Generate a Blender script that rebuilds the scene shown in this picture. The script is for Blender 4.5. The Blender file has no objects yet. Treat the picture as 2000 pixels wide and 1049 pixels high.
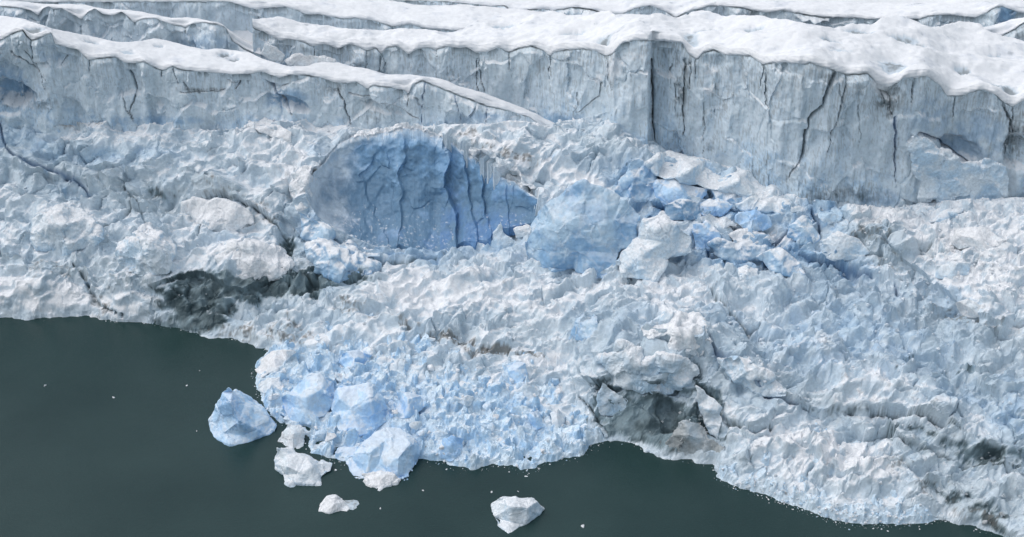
import bpy, bmesh, math, random
import numpy as np
from mathutils import Vector
from mathutils.geometry import delaunay_2d_cdt
R = math.radians
random.seed(7)
rng = np.random.default_rng(11)
SC = bpy.context.scene
COL = SC.collection

# ---------------------------------------------------------------- camera and the rays used to survey the place
H, PITCH, FPX = 220.0, R(30.0), 2904.0
CP, SP = math.cos(PITCH), math.sin(PITCH)
def ray(u, v):
    a = (np.asarray(u, float)-1000)/FPX; b = (524.5-np.asarray(v, float))/FPX
    return a, CP+b*SP, -SP+b*CP
def at_y(u, v, y):
    a, dy, dz = ray(u, v); t = y/dy
    return np.stack(np.broadcast_arrays(a*t, dy*t, H+dz*t), -1)
def at_z(u, v, z):
    a, dy, dz = ray(u, v); t = (z-H)/dz
    return np.stack(np.broadcast_arrays(a*t, dy*t, H+dz*t), -1)
def to_px(P):
    x, y, z = P[..., 0], P[..., 1], P[..., 2]-H
    d = y*CP-z*SP; b = y*SP+z*CP
    return 1000+FPX*x/d, 524.5-FPX*b/d, d

# ---------------------------------------------------------------- numpy noise
def _h(ix, iy, iz, s):
    h = (ix.astype(np.int64)*374761393 + iy.astype(np.int64)*668265263 + iz.astype(np.int64)*2147483647 + s*144665) & 0xffffffff
    h = ((h ^ (h >> 13))*1274126177) & 0xffffffff
    h = ((h ^ (h >> 16))*2246822519) & 0xffffffff
    return (h ^ (h >> 15)) & 0xffffffff
def _r(ix, iy, iz, s): return _h(ix, iy, iz, s).astype(np.float64)/4294967295.0
GR = rng.normal(size=(256, 3)); GR /= np.linalg.norm(GR, axis=1)[:, None]
def pn(P, s=0):
    """gradient noise, about -1..1"""
    F = np.floor(P); f = P-F; I = F.astype(np.int64)
    w = f*f*f*(f*(f*6-15)+10); out = 0
    for dx in (0, 1):
        for dy in (0, 1):
            for dz in (0, 1):
                g = GR[_h(I[:, 0]+dx, I[:, 1]+dy, I[:, 2]+dz, s) & 255]
                d = g[:, 0]*(f[:, 0]-dx)+g[:, 1]*(f[:, 1]-dy)+g[:, 2]*(f[:, 2]-dz)
                out = out + d*(w[:, 0] if dx else 1-w[:, 0])*(w[:, 1] if dy else 1-w[:, 1])*(w[:, 2] if dz else 1-w[:, 2])
    return out*1.6
def fbm(P, o=4, s=0, g=0.5, ridged=False):
    a, out, n = 1.0, 0, 0
    for k in range(o):
        q = pn(P*(2.03**k)+k*17.3, s+k)
        if ridged: q = 1-2*np.abs(q)
        out = out+a*q; n += a; a *= g
    return out/n
def voro(P, s=0, tilt=1.0):
    """angular broken blocks: offset + tilt of each cell, and the distance to the crack between cells"""
    I = np.floor(P).astype(np.int64); n = len(P)
    d1 = np.full(n, 9.0); d2 = np.full(n, 9.0); val = np.zeros(n); rid = np.zeros(n)
    for dx in (-1, 0, 1):
        for dy in (-1, 0, 1):
            for dz in (-1, 0, 1):
                ix, iy, iz = I[:, 0]+dx, I[:, 1]+dy, I[:, 2]+dz
                h = _h(ix, iy, iz, s)
                cx = ix+.1+.8*((h & 1023)/1023.0); cy = iy+.1+.8*(((h >> 10) & 1023)/1023.0); cz = iz+.1+.8*(((h >> 20) & 1023)/1023.0)
                ex, ey, ez = P[:, 0]-cx, P[:, 1]-cy, P[:, 2]-cz
                d = np.sqrt(ex*ex+ey*ey+ez*ez)
                g = GR[(h >> 5) & 255]; r = ((h >> 7) & 4095)/4095.0
                nv = (r-.5)+tilt*(g[:, 0]*ex+g[:, 1]*ey+g[:, 2]*ez)
                m = d < d1
                d2 = np.where(m, d1, np.minimum(d2, d)); val = np.where(m, nv, val); rid = np.where(m, r, rid); d1 = np.where(m, d, d1)
    return val*ss(d2-d1, -.03, .10), d2-d1, rid
def ss(x, a, b):
    t = np.clip((x-a)/(b-a), 0, 1); return t*t*(3-2*t)
def lerp(a, b, t): return a+(b-a)*t[..., None] if isinstance(t, np.ndarray) else a+(b-a)*t

# ---------------------------------------------------------------- object helpers
def tag(o, label=None, cat=None, group=None, kind=None):
    if label: o['label'] = label
    if cat: o['category'] = cat
    if group: o['group'] = group
    if kind: o['kind'] = kind
    return o
def empty(name, loc, label, cat, group=None):
    o = bpy.data.objects.new(name, None); COL.objects.link(o); o.location = loc
    o.empty_display_size = 1.0
    return tag(o, label, cat, group)
def grid_faces(nr, nc):
    i = np.arange(nr*nc).reshape(nr, nc)
    return np.stack([i[:-1, :-1], i[:-1, 1:], i[1:, 1:], i[1:, :-1]], -1).reshape(-1, 4)
def mesh_obj(name, V, F, mat, col=None, parent=None, smooth=False):
    """V world coordinates (n,3); F faces (m,k)"""
    V = np.asarray(V, float); F = np.asarray(F)
    me = bpy.data.meshes.new(name)
    off = np.zeros(3)
    if parent is not None: off = np.array(parent.location)
    k = F.shape[1]
    me.vertices.add(len(V)); me.vertices.foreach_set('co', (V-off).astype(np.float32).ravel())
    me.loops.add(F.size); me.loops.foreach_set('vertex_index', F.astype(np.int32).ravel())
    me.polygons.add(len(F)); me.polygons.foreach_set('loop_start', np.arange(0, F.size, k, dtype=np.int32))
    me.polygons.foreach_set('loop_total', np.full(len(F), k, dtype=np.int32))
    me.polygons.foreach_set('use_smooth', np.full(len(F), smooth))
    me.update(calc_edges=True)
    if col is not None: paint(me, col)
    me.materials.append(mat)
    o = bpy.data.objects.new(name, me); COL.objects.link(o)
    if parent is not None: o.parent = parent
    return o
def paint(me, col):
    ca = me.color_attributes.new('Col', 'FLOAT_COLOR', 'POINT')
    c = np.ones((len(me.vertices), 4), np.float32); c[:, :3] = np.clip(col, 0, 1)
    ca.data.foreach_set('color', c.ravel())
def grid_normals(P):
    du = np.gradient(P, axis=1); dv = np.gradient(P, axis=0)
    n = np.cross(du, dv); n /= np.linalg.norm(n, axis=-1)[..., None]+1e-9
    return n
def seg_dist(A, B, pts):
    """distance in the (A,B) plane to a polyline, and position along it 0..1"""
    best = np.full(A.shape, 1e9); tt = np.zeros(A.shape); n = len(pts)-1
    for i in range(n):
        ax, ay = pts[i]; bx, by = pts[i+1]
        dx, dy = bx-ax, by-ay; L = dx*dx+dy*dy+1e-9
        t = np.clip(((A-ax)*dx+(B-ay)*dy)/L, 0, 1)
        d = np.hypot(A-ax-t*dx, B-ay-t*dy)
        m = d < best; best = np.where(m, d, best); tt = np.where(m, (i+t)/n, tt)
    return best, tt
def inside(X, Y, poly):
    r = np.zeros(X.shape, bool); n = len(poly)
    for i in range(n):
        x1, y1 = poly[i]; x2, y2 = poly[(i+1) % n]
        if y1 == y2: continue
        c = ((Y >= min(y1, y2)) & (Y < max(y1, y2)) & (X < (x2-x1)*(Y-y1)/(y2-y1)+x1))
        r ^= c
    return r
QV = (0.5, 0.866)                              # the slopes are mapped in x and in q = .5 y + .866 z
def xq(P): return P[..., 0], QV[0]*P[..., 1]+QV[1]*P[..., 2]

# ---------------------------------------------------------------- colours of the ice itself
SNOW = np.array((.83, .845, .865)); PALE = np.array((.72, .79, .84)); ICE = np.array((.50, .60, .68))
WPALE = np.array((.80, .85, .88)); WICE = np.array((.60, .69, .75))
LBLUE = np.array((.50, .66, .80)); BLUE = np.array((.20, .36, .54)); DEEP = np.array((.07, .15, .29))
DARK = np.array((.07, .105, .118)); DIRT = np.array((.17, .17, .16)); GREY = np.array((.36, .39, .40))

def ice_mat(name, bump=.35, scale=1.0, rough=.55, fleck=.18, spec=.35):
    m = bpy.data.materials.new(name); m.use_nodes = True
    N, L = m.node_tree.nodes, m.node_tree.links
    b = N['Principled BSDF']
    at = N.new('ShaderNodeAttribute'); at.attribute_name = 'Col'
    tc = N.new('ShaderNodeNewGeometry')
    n1 = N.new('ShaderNodeTexNoise'); n1.inputs['Scale'].default_value = .9*scale; n1.inputs['Detail'].default_value = 8; n1.inputs['Roughness'].default_value = .65
    n2 = N.new('ShaderNodeTexNoise'); n2.inputs['Scale'].default_value = 4.5*scale; n2.inputs['Detail'].default_value = 4
    for n in (n1, n2): L.new(tc.outputs['Position'], n.inputs['Vector'])
    mr = N.new('ShaderNodeMapRange'); mr.inputs['From Min'].default_value = .38; mr.inputs['From Max'].default_value = .62
    mr.inputs['To Min'].default_value = 1-fleck; mr.inputs['To Max'].default_value = 1+fleck*.6
    L.new(n1.outputs['Fac'], mr.inputs['Value'])
    mx = N.new('ShaderNodeVectorMath'); mx.operation = 'SCALE'
    L.new(at.outputs['Color'], mx.inputs[0]); L.new(mr.outputs['Result'], mx.inputs['Scale'])
    L.new(mx.outputs[0], b.inputs['Base Color'])
    ad = N.new('ShaderNodeMath'); ad.operation = 'MULTIPLY_ADD'; ad.inputs[1].default_value = .35
    L.new(n2.outputs['Fac'], ad.inputs[0]); L.new(n1.outputs['Fac'], ad.inputs[2])
    bp = N.new('ShaderNodeBump'); bp.inputs['Strength'].default_value = bump; bp.inputs['Distance'].default_value = .6
    L.new(ad.outputs[0], bp.inputs['Height']); L.new(bp.outputs['Normal'], b.inputs['Normal'])
    b.inputs['Roughness'].default_value = rough; b.inputs['Specular IOR Level'].default_value = spec
    return m
M_SNOW = ice_mat('wind_packed_snow', .25, .7, .8, .05, .1)
M_WALL = ice_mat('cliff_ice', .22, 1.2, .6, .08, .25)
M_SLOPE = ice_mat('broken_ice', .35, 1.4, .6, .10, .3)
M_BLUE = ice_mat('blue_glacier_ice', .35, 1.0, .5, .10, .28)
M_CHUNK = ice_mat('ice_rubble', .4, 1.8, .6, .14, .3)

# ---------------------------------------------------------------- world, sun, camera
w = bpy.data.worlds.new('World'); SC.world = w; w.use_nodes = True
N, L = w.node_tree.nodes, w.node_tree.links
bg = N['Background']
sky = N.new('ShaderNodeTexSky'); sky.sky_type = 'NISHITA'; sky.sun_disc = False
SUN_EL, SUN_AZ = R(60), R(-80)
sky.sun_elevation = SUN_EL; sky.sun_rotation = SUN_AZ; sky.air_density = 1.2; sky.dust_density = 3.0; sky.ozone_density = .6
hs = N.new('ShaderNodeHueSaturation'); hs.inputs['Saturation'].default_value = .50; hs.inputs['Hue'].default_value = .485
L.new(sky.outputs[0], hs.inputs['Color']); L.new(hs.outputs[0], bg.inputs['Color']); bg.inputs['Strength'].default_value = .15
sd = bpy.data.lights.new('sun', 'SUN'); sd.energy = .5; sd.angle = R(60); sd.color = (1, .99, .975)
so = bpy.data.objects.new('sun', sd); COL.objects.link(so)
sdir = Vector((math.sin(SUN_AZ)*math.cos(SUN_EL), math.cos(SUN_AZ)*math.cos(SUN_EL), math.sin(SUN_EL)))
so.rotation_euler = sdir.to_track_quat('Z', 'Y').to_euler(); so.location = (0, 300, 300)
cd = bpy.data.cameras.new('camera'); cam = bpy.data.objects.new('camera', cd); COL.objects.link(cam)
cam.location = (0, 0, H); cam.rotation_euler = (math.pi/2-PITCH, 0, 0)
cd.sensor_width = 36; cd.lens = 36*FPX/2000; cd.clip_end = 5000; cd.clip_start = 1
SC.camera = cam
SC.view_settings.view_transform = 'Standard'; SC.view_settings.look = 'None'; SC.view_settings.exposure = 0.17
SC.cycles.max_bounces = 6; SC.cycles.diffuse_bounces = 4; SC.cycles.glossy_bounces = 2

# ================================================================ WATER
wm = bpy.data.materials.new('silty_fjord_water'); wm.use_nodes = True
N, L = wm.node_tree.nodes, wm.node_tree.links; b = N['Principled BSDF']
g = N.new('ShaderNodeNewGeometry')
n1 = N.new('ShaderNodeTexNoise'); n1.inputs['Scale'].default_value = .03; n1.inputs['Detail'].default_value = 5
cr = N.new('ShaderNodeValToRGB'); cr.color_ramp.elements[0].position = .3; cr.color_ramp.elements[1].position = .72
cr.color_ramp.elements[0].color = (.014, .037, .037, 1); cr.color_ramp.elements[1].color = (.024, .052, .051, 1)
L.new(g.outputs['Position'], n1.inputs['Vector']); L.new(n1.outputs['Fac'], cr.inputs[0]); L.new(cr.outputs[0], b.inputs['Base Color'])
mp = N.new('ShaderNodeMapping'); mp.inputs['Scale'].default_value = (1.0, 2.2, 1); L.new(g.outputs['Position'], mp.inputs['Vector'])
n2 = N.new('ShaderNodeTexNoise'); n2.inputs['Scale'].default_value = 1.1; n2.inputs['Detail'].default_value = 7; n2.inputs['Roughness'].default_value = .6
L.new(mp.outputs[0], n2.inputs['Vector'])
bp = N.new('ShaderNodeBump'); bp.inputs['Strength'].default_value = .35; bp.inputs['Distance'].default_value = .25
L.new(n2.outputs['Fac'], bp.inputs['Height']); L.new(bp.outputs['Normal'], b.inputs['Normal'])
b.inputs['Roughness'].default_value = .12; b.inputs['IOR'].default_value = 1.33
S = 3000.0
o = mesh_obj('water', [(-S, -S, 0), (S, -S, 0), (S, S, 0), (-S, S, 0)], [(0, 1, 2, 3)], wm)
tag(o, 'dark grey green silty fjord water below the ice front', None, kind='structure')

# ================================================================ THE SLUMPED SLOPE (height field with real relief)
SHORE = [(-500, 600), (-200, 612), (0, 620), (60, 621), (120, 619), (180, 617), (235, 628), (292, 629), (300, 632), (340, 640), (380, 650), (430, 657), (465, 662), (490, 672), (520, 684),
         (600, 720), (700, 740), (900, 780), (1050, 810), (1130, 835), (1185, 858), (1250, 868), (1262, 880), (1300, 892), (1350, 900), (1390, 908), (1402, 930), (1450, 948),
         (1500, 962), (1560, 984), (1600, 1000), (1650, 1012), (1720, 1015), (1790, 1016), (1850, 1012), (1900, 1030), (1960, 1052), (2100, 1105), (2400, 1200)]
CTRL = [  # u, v, height above the water
 (-500, 210, 33), (-200, 215, 33), (0, 212, 32), (120, 236, 31.5), (220, 234, 32), (300, 243, 31.5), (400, 256, 31), (480, 245, 31.5), (600, 238, 32), (700, 252, 32), (820, 250, 34),
 (-500, 400, 18), (-500, 560, 6), (-200, 400, 18), (-200, 560, 5),
 (0, 300, 25), (0, 380, 19), (0, 460, 12.5), (0, 530, 7.5), (0, 575, 5), (0, 600, 3.6), (100, 300, 26), (165, 372, 18.5), (120, 430, 15), (90, 535, 8), (110, 580, 5), (100, 603, 3),
 (170, 540, 6), (186, 600, 1.5), (220, 560, 7.5), (260, 600, 4), (285, 612, 3), (200, 300, 27), (250, 375, 18), (300, 340, 23), (320, 400, 16.5), (250, 460, 14), (300, 500, 12.5),
 (400, 300, 28), (400, 370, 21), (400, 393, 16.5), (450, 440, 14.5), (440, 500, 12.5), (480, 530, 11.5), (320, 540, 10.5), (340, 600, 5), (400, 570, 6.5), (400, 630, 2.6), (460, 600, 4), (450, 640, 2.5),
 (500, 300, 29), (560, 340, 26.5), (540, 400, 20), (560, 450, 14), (575, 510, 9.5), (520, 545, 7.5), (600, 560, 6.5), (520, 620, 4), (580, 640, 4), (640, 610, 5),
 (600, 300, 29), (620, 350, 26), (600, 410, 21), (640, 460, 15), (700, 500, 12), (660, 560, 7.5), (700, 590, 7.5), (760, 520, 11), (800, 600, 7.5),
 (740, 470, 11.5), (850, 480, 10.5), (930, 470, 11), (985, 440, 14), (1040, 445, 14), (900, 540, 11), (1000, 520, 12), (960, 600, 9.5), (900, 650, 6.5), (1000, 670, 6), (1100, 560, 12.5), (1100, 640, 10),
 (1080, 680, 7), (1050, 700, 5), (800, 690, 4), (950, 740, 2.5), (700, 660, 4.5), (1130, 700, 7), (1120, 760, 3), (1150, 800, 2.2),
 (860, 262, 35), (950, 290, 33.5), (1000, 330, 31), (1060, 380, 26), (1000, 250, 36), (1100, 290, 33), (1170, 340, 29.5), (1040, 235, 38), (1120, 245, 36), (1180, 228, 37), (1250, 275, 33), (1350, 305, 28.5), (1240, 330, 31.5),
 (1120, 400, 24), (1200, 400, 25), (1250, 440, 21), (1300, 400, 26), (1250, 520, 15), (1300, 480, 20), (1350, 460, 21), (1350, 530, 16),
 (1200, 600, 13.5), (1250, 640, 14.5), (1180, 690, 12.5), (1200, 720, 11), (1170, 790, 4), (1190, 840, 1.5), (1280, 700, 15), (1350, 680, 15.5), (1300, 760, 9), (1250, 850, 1.5), (1300, 830, 3), (1340, 840, 5), (1380, 800, 7), (1400, 760, 11),
 (1330, 885, 1.6), (1400, 850, 4), (1400, 890, 2.6), (1470, 380, 27), (1450, 325, 28), (1530, 370, 28), (1480, 430, 24), (1450, 490, 19), (1560, 430, 25.5), (1560, 510, 18.5), (1640, 400, 27.5), (1640, 450, 25.5), (1650, 520, 18.5),
 (1750, 407, 27.5), (1720, 455, 26), (1760, 490, 25), (1740, 540, 19), (1830, 545, 23), (1810, 590, 18.5), (1870, 590, 22.5), (1850, 640, 17.5), (1920, 630, 21), (1900, 680, 17), (1850, 450, 28), (1950, 400, 31), (1950, 500, 28), (2000, 600, 24),
 (2200, 400, 32), (2400, 400, 33), (2200, 600, 25), (2400, 600, 26), (2200, 800, 17), (2400, 900, 14), (2200, 1000, 6),
 (1500, 570, 17), (1600, 600, 16.5), (1450, 640, 16), (1550, 680, 15), (1700, 620, 16.5), (1700, 700, 14.5), (1800, 720, 15.5), (1900, 740, 15.5), (2000, 700, 18.5),
 (1430, 700, 13.5), (1400, 720, 13), (1500, 760, 11.5), (1480, 800, 9), (1560, 815, 7.5), (1650, 820, 8.5), (1750, 810, 10.5), (1600, 760, 12), (1700, 770, 12), (1830, 810, 11.5), (1870, 850, 9), (1950, 830, 12), (1960, 920, 5.5), (2000, 820, 14),
 (1480, 860, 5.5), (1550, 850, 6.5), (1560, 900, 4), (1650, 880, 6), (1700, 950, 3.4), (1600, 960, 2), (1500, 920, 2.6), (1430, 910, 2.4), (1780, 960, 3.6), (1800, 1000, 1.6), (1750, 870, 7.5), (1850, 930, 5.5), (1880, 990, 2.6), (1960, 980, 3.6), (2000, 960, 5.5), (2000, 1040, 1.5)]
cp = np.array([at_z(u, v, z) for u, v, z in CTRL]+[(x_, 427., 27.) for x_ in range(-200, 40, 30)]+[(x_, 424., 25.) for x_ in (40, 60)]+[(x_, 420., 24.) for x_ in (75,)]+[(x_, y_, 20.) for x_, y_ in ((60, 406), (80, 396), (100, 388), (120, 388), (150, 388), (190, 388), (80, 425), (120, 420), (160, 420), (200, 420))])
def rbf_fit(P, lam=.6):
    X = P[:, :2]/30; d = np.hypot(X[:, None, 0]-X[None, :, 0], X[:, None, 1]-X[None, :, 1])
    K = d+np.eye(len(P))*lam*-.05; n = len(P); Q = np.c_[np.ones(n), X]
    A = np.zeros((n+3, n+3)); A[:n, :n] = K; A[:n, n:] = Q; A[n:, :n] = Q.T
    return X, np.linalg.solve(A, np.r_[P[:, 2], 0, 0, 0])
RX, RW = rbf_fit(cp)
def rbf(x, y):
    x = x/30; y = y/30; out = RW[-3]+RW[-2]*x+RW[-1]*y
    for i in range(len(RX)): out = out+RW[i]*np.hypot(x-RX[i, 0], y-RX[i, 1])
    return out
NR, NC = 560, 1120
yy = np.linspace(255, 436, NR)[:, None]; s = np.linspace(-205, 205, NC)[None, :]
Y = np.broadcast_to(yy, (NR, NC)).copy(); X = s*(.22+.78*yy/420)
Z = rbf(X, Y)
shore = [tuple(p[:2]) for p in at_z([p[0] for p in SHORE], [p[1] for p in SHORE], 0)]
flat = np.stack([X.ravel(), Y.ravel(), np.zeros(X.size)], -1)
sdist, _ = seg_dist(X, Y, shore)
land = inside(X, Y, shore+[(260, 600), (-260, 600)])
sdist = np.where(land, sdist, -sdist)+(fbm(flat/5, 4, 3)*1.6).reshape(X.shape)
Z = np.where(sdist > 0, np.minimum(Z+1.5, Z*ss(sdist, -2.5, 7)+2.0*ss(sdist, 0, 1.6)), sdist*1.1)
Z = np.maximum(Z, -4)
B0 = np.stack([X, Y, Z], -1)
PU, PV, PD = to_px(B0)
_u, _v, _d = PU.ravel(), PV.ravel(), PD.ravel(); _P = B0.reshape(-1, 3)
def hit(u, v, r=4):
    """the point of the bare slope where a surveyed feature lies"""
    m = (np.abs(_u-u) < r) & (np.abs(_v-v) < r)
    if not m.any(): return hit(u, v, r*2) if r < 200 else at_z(u, v, 10)
    i = np.flatnonzero(m); return _P[i[np.argmin(_d[i])]]
GX, GQ = xq(B0)
_wn = B0.reshape(-1, 3)/7
WX = GX+(fbm(_wn, 3, 40)*2.6).reshape(X.shape); WQ = GQ+(fbm(_wn, 3, 50)*2.0).reshape(X.shape)
def blobs(lst, p=2.0):
    out = np.zeros(X.shape)
    for u, v, ru, rv, rot, st in lst:
        c = hit(u, v); cx, cq = xq(c); sc = to_px(c)[2]/FPX
        a = math.radians(rot); ca, sa = math.cos(a), math.sin(a)
        dx = (WX-cx)/sc; dq = (WQ-cq)/sc
        e = ((dx*ca-dq*sa)/ru)**2+((dx*sa+dq*ca)/rv)**2
        out = np.maximum(out, st*np.exp(-np.minimum(e, 30)**p*.7))
    return out
def line_px(pts):
    r = []
    for u, v in pts:
        a, b_ = xq(hit(u, v)); r.append((a, b_))
    return r
exec_marks = dict(
 dark=[(385, 590, 75, 55, 30, 1.0), (430, 560, 60, 26, 8, .9), (420, 625, 50, 22, 18, .55), (330, 560, 30, 45, 20, .45), (520, 545, 60, 18, -10, .9), (605, 556, 66, 28, -5, 1.0), (500, 560, 90, 22, -6, .9), (330, 640, 40, 16, 15, .8),
       (1280, 820, 125, 46, 4, 1.0), (1250, 775, 90, 22, 8, .6), (1345, 750, 40, 34, 30, .5), (1385, 800, 22, 50, 20, .7), (1200, 810, 30, 50, -10, .8),
       (1900, 985, 90, 26, 22, .55), (1960, 1025, 50, 22, 15, .5), (1920, 885, 90, 18, 8, .58), (1810, 855, 90, 10, 10, .4), (1900, 725, 38, 12, 0, .45), (1790, 700, 60, 8, 5, .35),
       (690, 552, 40, 16, -15, .6), (560, 478, 20, 22, 0, .7), (300, 380, 40, 25, 0, .35)],
 dirt=[(870, 660, 65, 11, 14, .95), (960, 684, 60, 9, 3, .95), (1040, 690, 45, 7, -3, .8), (690, 610, 50, 16, 8, .6), (790, 632, 40, 9, 20, .6), (1340, 870, 50, 20, 12, .5), (560, 655, 60, 22, 10, .65),
       (480, 645, 40, 20, 10, .7), (430, 645, 60, 10, 12, .6), (90, 520, 130, 20, 14, .35), (200, 590, 26, 42, 25, .55), (300, 380, 60, 30, 0, .35), (420, 370, 70, 16, 8, .5), (520, 420, 45, 18, 30, .5), (1720, 780, 160, 26, 8, .28), (1880, 620, 70, 22, 22, .55),
       (1800, 930, 90, 40, 20, .45), (1700, 460, 60, 26, 10, .5), (1740, 520, 50, 30, 30, .4), (1000, 300, 90, 12, 18, .6), (930, 262, 60, 8, 12, .5), (180, 245, 120, 12, 3, .5), (1560, 800, 80, 14, 5, .35), (1910, 1010, 70, 26, 20, .5)],
 blue=[(60, 285, 90, 28, 18, .7), (190, 310, 60, 20, 10, .5), (20, 330, 50, 14, 15, .5), (120, 365, 40, 14, 20, .6), (640, 300, 40, 30, 0, .35), (700, 480, 90, 16, 18, .75), (760, 500, 120, 12, 4, .7), (650, 520, 60, 14, 20, .4),
       (985, 460, 40, 36, 20, .7), (1250, 350, 60, 40, 0, .9), (1350, 350, 110, 36, 14, .8), (1300, 410, 90, 22, 6, 1.0), (1420, 410, 120, 24, 8, .95), (1560, 430, 90, 26, 15, .8), (1420, 500, 120, 26, 10, .9), (1560, 500, 120, 24, 12, .9), (1610, 410, 40, 26, 10, .8),
       (1640, 580, 150, 50, 15, .5), (1700, 660, 170, 60, 10, .55), (1560, 690, 120, 50, 20, .4), (1850, 600, 60, 60, 50, .4), (1900, 760, 90, 40, 10, .6), (1430, 640, 70, 26, 20, .5), (1240, 660, 60, 30, 0, .35), (1280, 720, 120, 34, 8, .45), (1420, 730, 80, 30, 30, .45),
       (1980, 800, 60, 50, 0, .6), (620, 440, 50, 60, 20, .6), (440, 470, 50, 20, 0, .25), (1150, 640, 40, 22, 0, .4), (960, 620, 40, 16, 0, .2), (1250, 460, 40, 70, 0, .4), (840, 490, 90, 14, 0, .6), (300, 300, 60, 20, 10, .35)],
 snow=[(60, 580, 110, 32, 10, 1.0), (130, 570, 60, 30, 20, .9), (230, 590, 60, 30, 20, .9), (250, 560, 50, 30, 30, .5), (600, 360, 40, 40, 10, .9), (560, 320, 60, 40, 20, .5), (1080, 330, 120, 18, 20, 1.0), (960, 275, 90, 12, 16, 1.0), (1010, 245, 60, 10, 5, .8), (440, 430, 90, 26, 5, .8), (400, 400, 60, 14, 5, .7), (460, 500, 60, 26, -10, .7),
       (900, 580, 220, 40, 5, .7), (800, 540, 80, 24, 10, .6), (1700, 425, 110, 22, 5, .9), (1850, 500, 70, 70, 40, .9), (1900, 560, 60, 60, 40, .9), (1960, 480, 60, 100, 0, .6), (1420, 450, 60, 8, 12, .9), (1500, 460, 70, 10, 5, .8), (640, 240, 90, 8, 0, .8), (200, 240, 220, 8, 2, .8),
       (1600, 880, 150, 36, 14, .9), (1350, 600, 90, 30, 10, .6), (1320, 650, 60, 20, 10, .6), (1650, 780, 100, 26, 10, .4), (1100, 690, 60, 16, 0, .8), (1600, 720, 120, 20, 10, .3), (120, 270, 60, 8, 8, .5), (500, 250, 50, 12, 0, .7)],
 grey=[(120, 350, 200, 40, 14, .8), (300, 385, 110, 34, 8, 1.0), (60, 290, 130, 26, 10, .6), (220, 500, 130, 40, 10, .5), (90, 520, 120, 14, 12, .8), (640, 480, 80, 50, 15, .9), (520, 590, 120, 30, 8, .8), (1180, 640, 70, 36, 0, .6), (1290, 725, 130, 50, 8, 1.0), (1420, 735, 90, 44, 30, .8), (1560, 775, 120, 22, 20, .7), (1680, 590, 170, 50, 14, .6), (1850, 650, 120, 40, 20, .8),
       (1720, 480, 60, 40, 30, .8), (1900, 740, 120, 40, 8, .7), (1880, 880, 150, 24, 8, 1.0), (1900, 960, 130, 36, 22, .9), (1720, 840, 120, 18, 10, .5), (1430, 650, 80, 24, 24, .6), (1000, 640, 130, 18, 8, .5), (700, 560, 80, 24, -10, .6), (1340, 860, 80, 26, 10, .8), (900, 275, 60, 14, 14, .6), (1180, 290, 70, 30, 20, .6), (430, 370, 80, 20, 20, .8)],
 calm=[(60, 580, 120, 34, 10, .9), (230, 590, 60, 30, 20, .8), (1080, 330, 120, 18, 20, .9), (960, 275, 90, 12, 16, .8), (600, 360, 40, 40, 10, .5), (920, 580, 180, 40, 5, .5), (560, 320, 70, 50, 20, .35), (1350, 620, 60, 40, 10, .35), (1280, 740, 120, 34, 8, .4)])
K = {k: blobs(v) for k, v in exec_marks.items()}
CRACKS = [  # width m, depth m, tint (0 dark, 1 blue), points
 (.7, 1.6, 1, [(0, 235), (12, 300), (35, 317), (106, 331), (140, 352), (165, 370), (180, 392)]),
 (.7, 1.6, 0, [(145, 516), (166, 545), (183, 583), (198, 598), (240, 622)]),
 (.6, 1.2, 0, [(353, 389), (398, 382), (441, 382), (494, 407), (533, 435), (552, 462)]),
 (.6, 1.0, 0, [(552, 462), (564, 481), (575, 516), (570, 560)]),
 (.6, 1.5, 0, [(183, 467), (247, 414), (261, 393), (247, 372)]),
 (.5, 1.2, 0, [(261, 393), (285, 440), (300, 450)]),
 (.5, 1.2, 0, [(420, 455), (395, 430), (400, 450), (390, 470)]),
 (.8, 2.4, 1, [(1379, 684), (1413, 718), (1469, 752), (1520, 786), (1562, 803)]),
 (.6, 1.6, 0, [(1562, 803), (1617, 807), (1681, 803), (1745, 807), (1813, 828), (1868, 849)]),
 (.6, 1.8, 0, [(1732, 858), (1762, 875), (1817, 883), (1872, 900), (1957, 913), (1996, 934)]),
 (.8, 2.4, 0, [(1358, 752), (1380, 769), (1400, 811), (1426, 832), (1473, 850), (1503, 837)]),
 (.8, 2.2, 1, [(1378, 470), (1381, 499), (1406, 506), (1440, 512)]),
 (.8, 2.2, 1, [(1557, 506), (1589, 513), (1646, 523), (1699, 537)]),
 (.7, 2.0, 1, [(1497, 530), (1547, 530), (1579, 548)]),
 (.6, 1.6, 1, [(1744, 555), (1752, 580), (1758, 601)]),
 (.6, 1.5, 0, [(1374, 569), (1416, 608), (1459, 643), (1487, 633)]),
 (.7, 2.0, 1, [(1270, 400), (1330, 414), (1400, 416), (1450, 420)]),
 (.7, 2.0, 1, [(1390, 440), (1450, 455), (1510, 468), (1545, 450)]),
 (.7, 2.0, 1, [(1585, 402), (1592, 430), (1600, 470)]),
 (.6, 1.6, 0, [(650, 541), (675, 552), (735, 530)]),
 (.5, 1.2, 0, [(1790, 480), (1820, 500), (1850, 505)]), (.5, 1.2, 0, [(1760, 470), (1800, 478), (1840, 465)]),
 (.6, 1.5, 1, [(1265, 420), (1250, 470), (1215, 500), (1205, 530)]),
 (.5, 1.3, 0, [(1125, 770), (1150, 800), (1165, 820), (1185, 845)]),
 (.6, 1.4, 0, [(300, 640), (294, 625), (298, 610)]), (.5, 1.4, 0, [(700, 500), (740, 506), (800, 512), (880, 490)])]
crk_d = np.zeros(X.shape); crk_b = np.zeros(X.shape); crk_z = np.zeros(X.shape)
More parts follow.
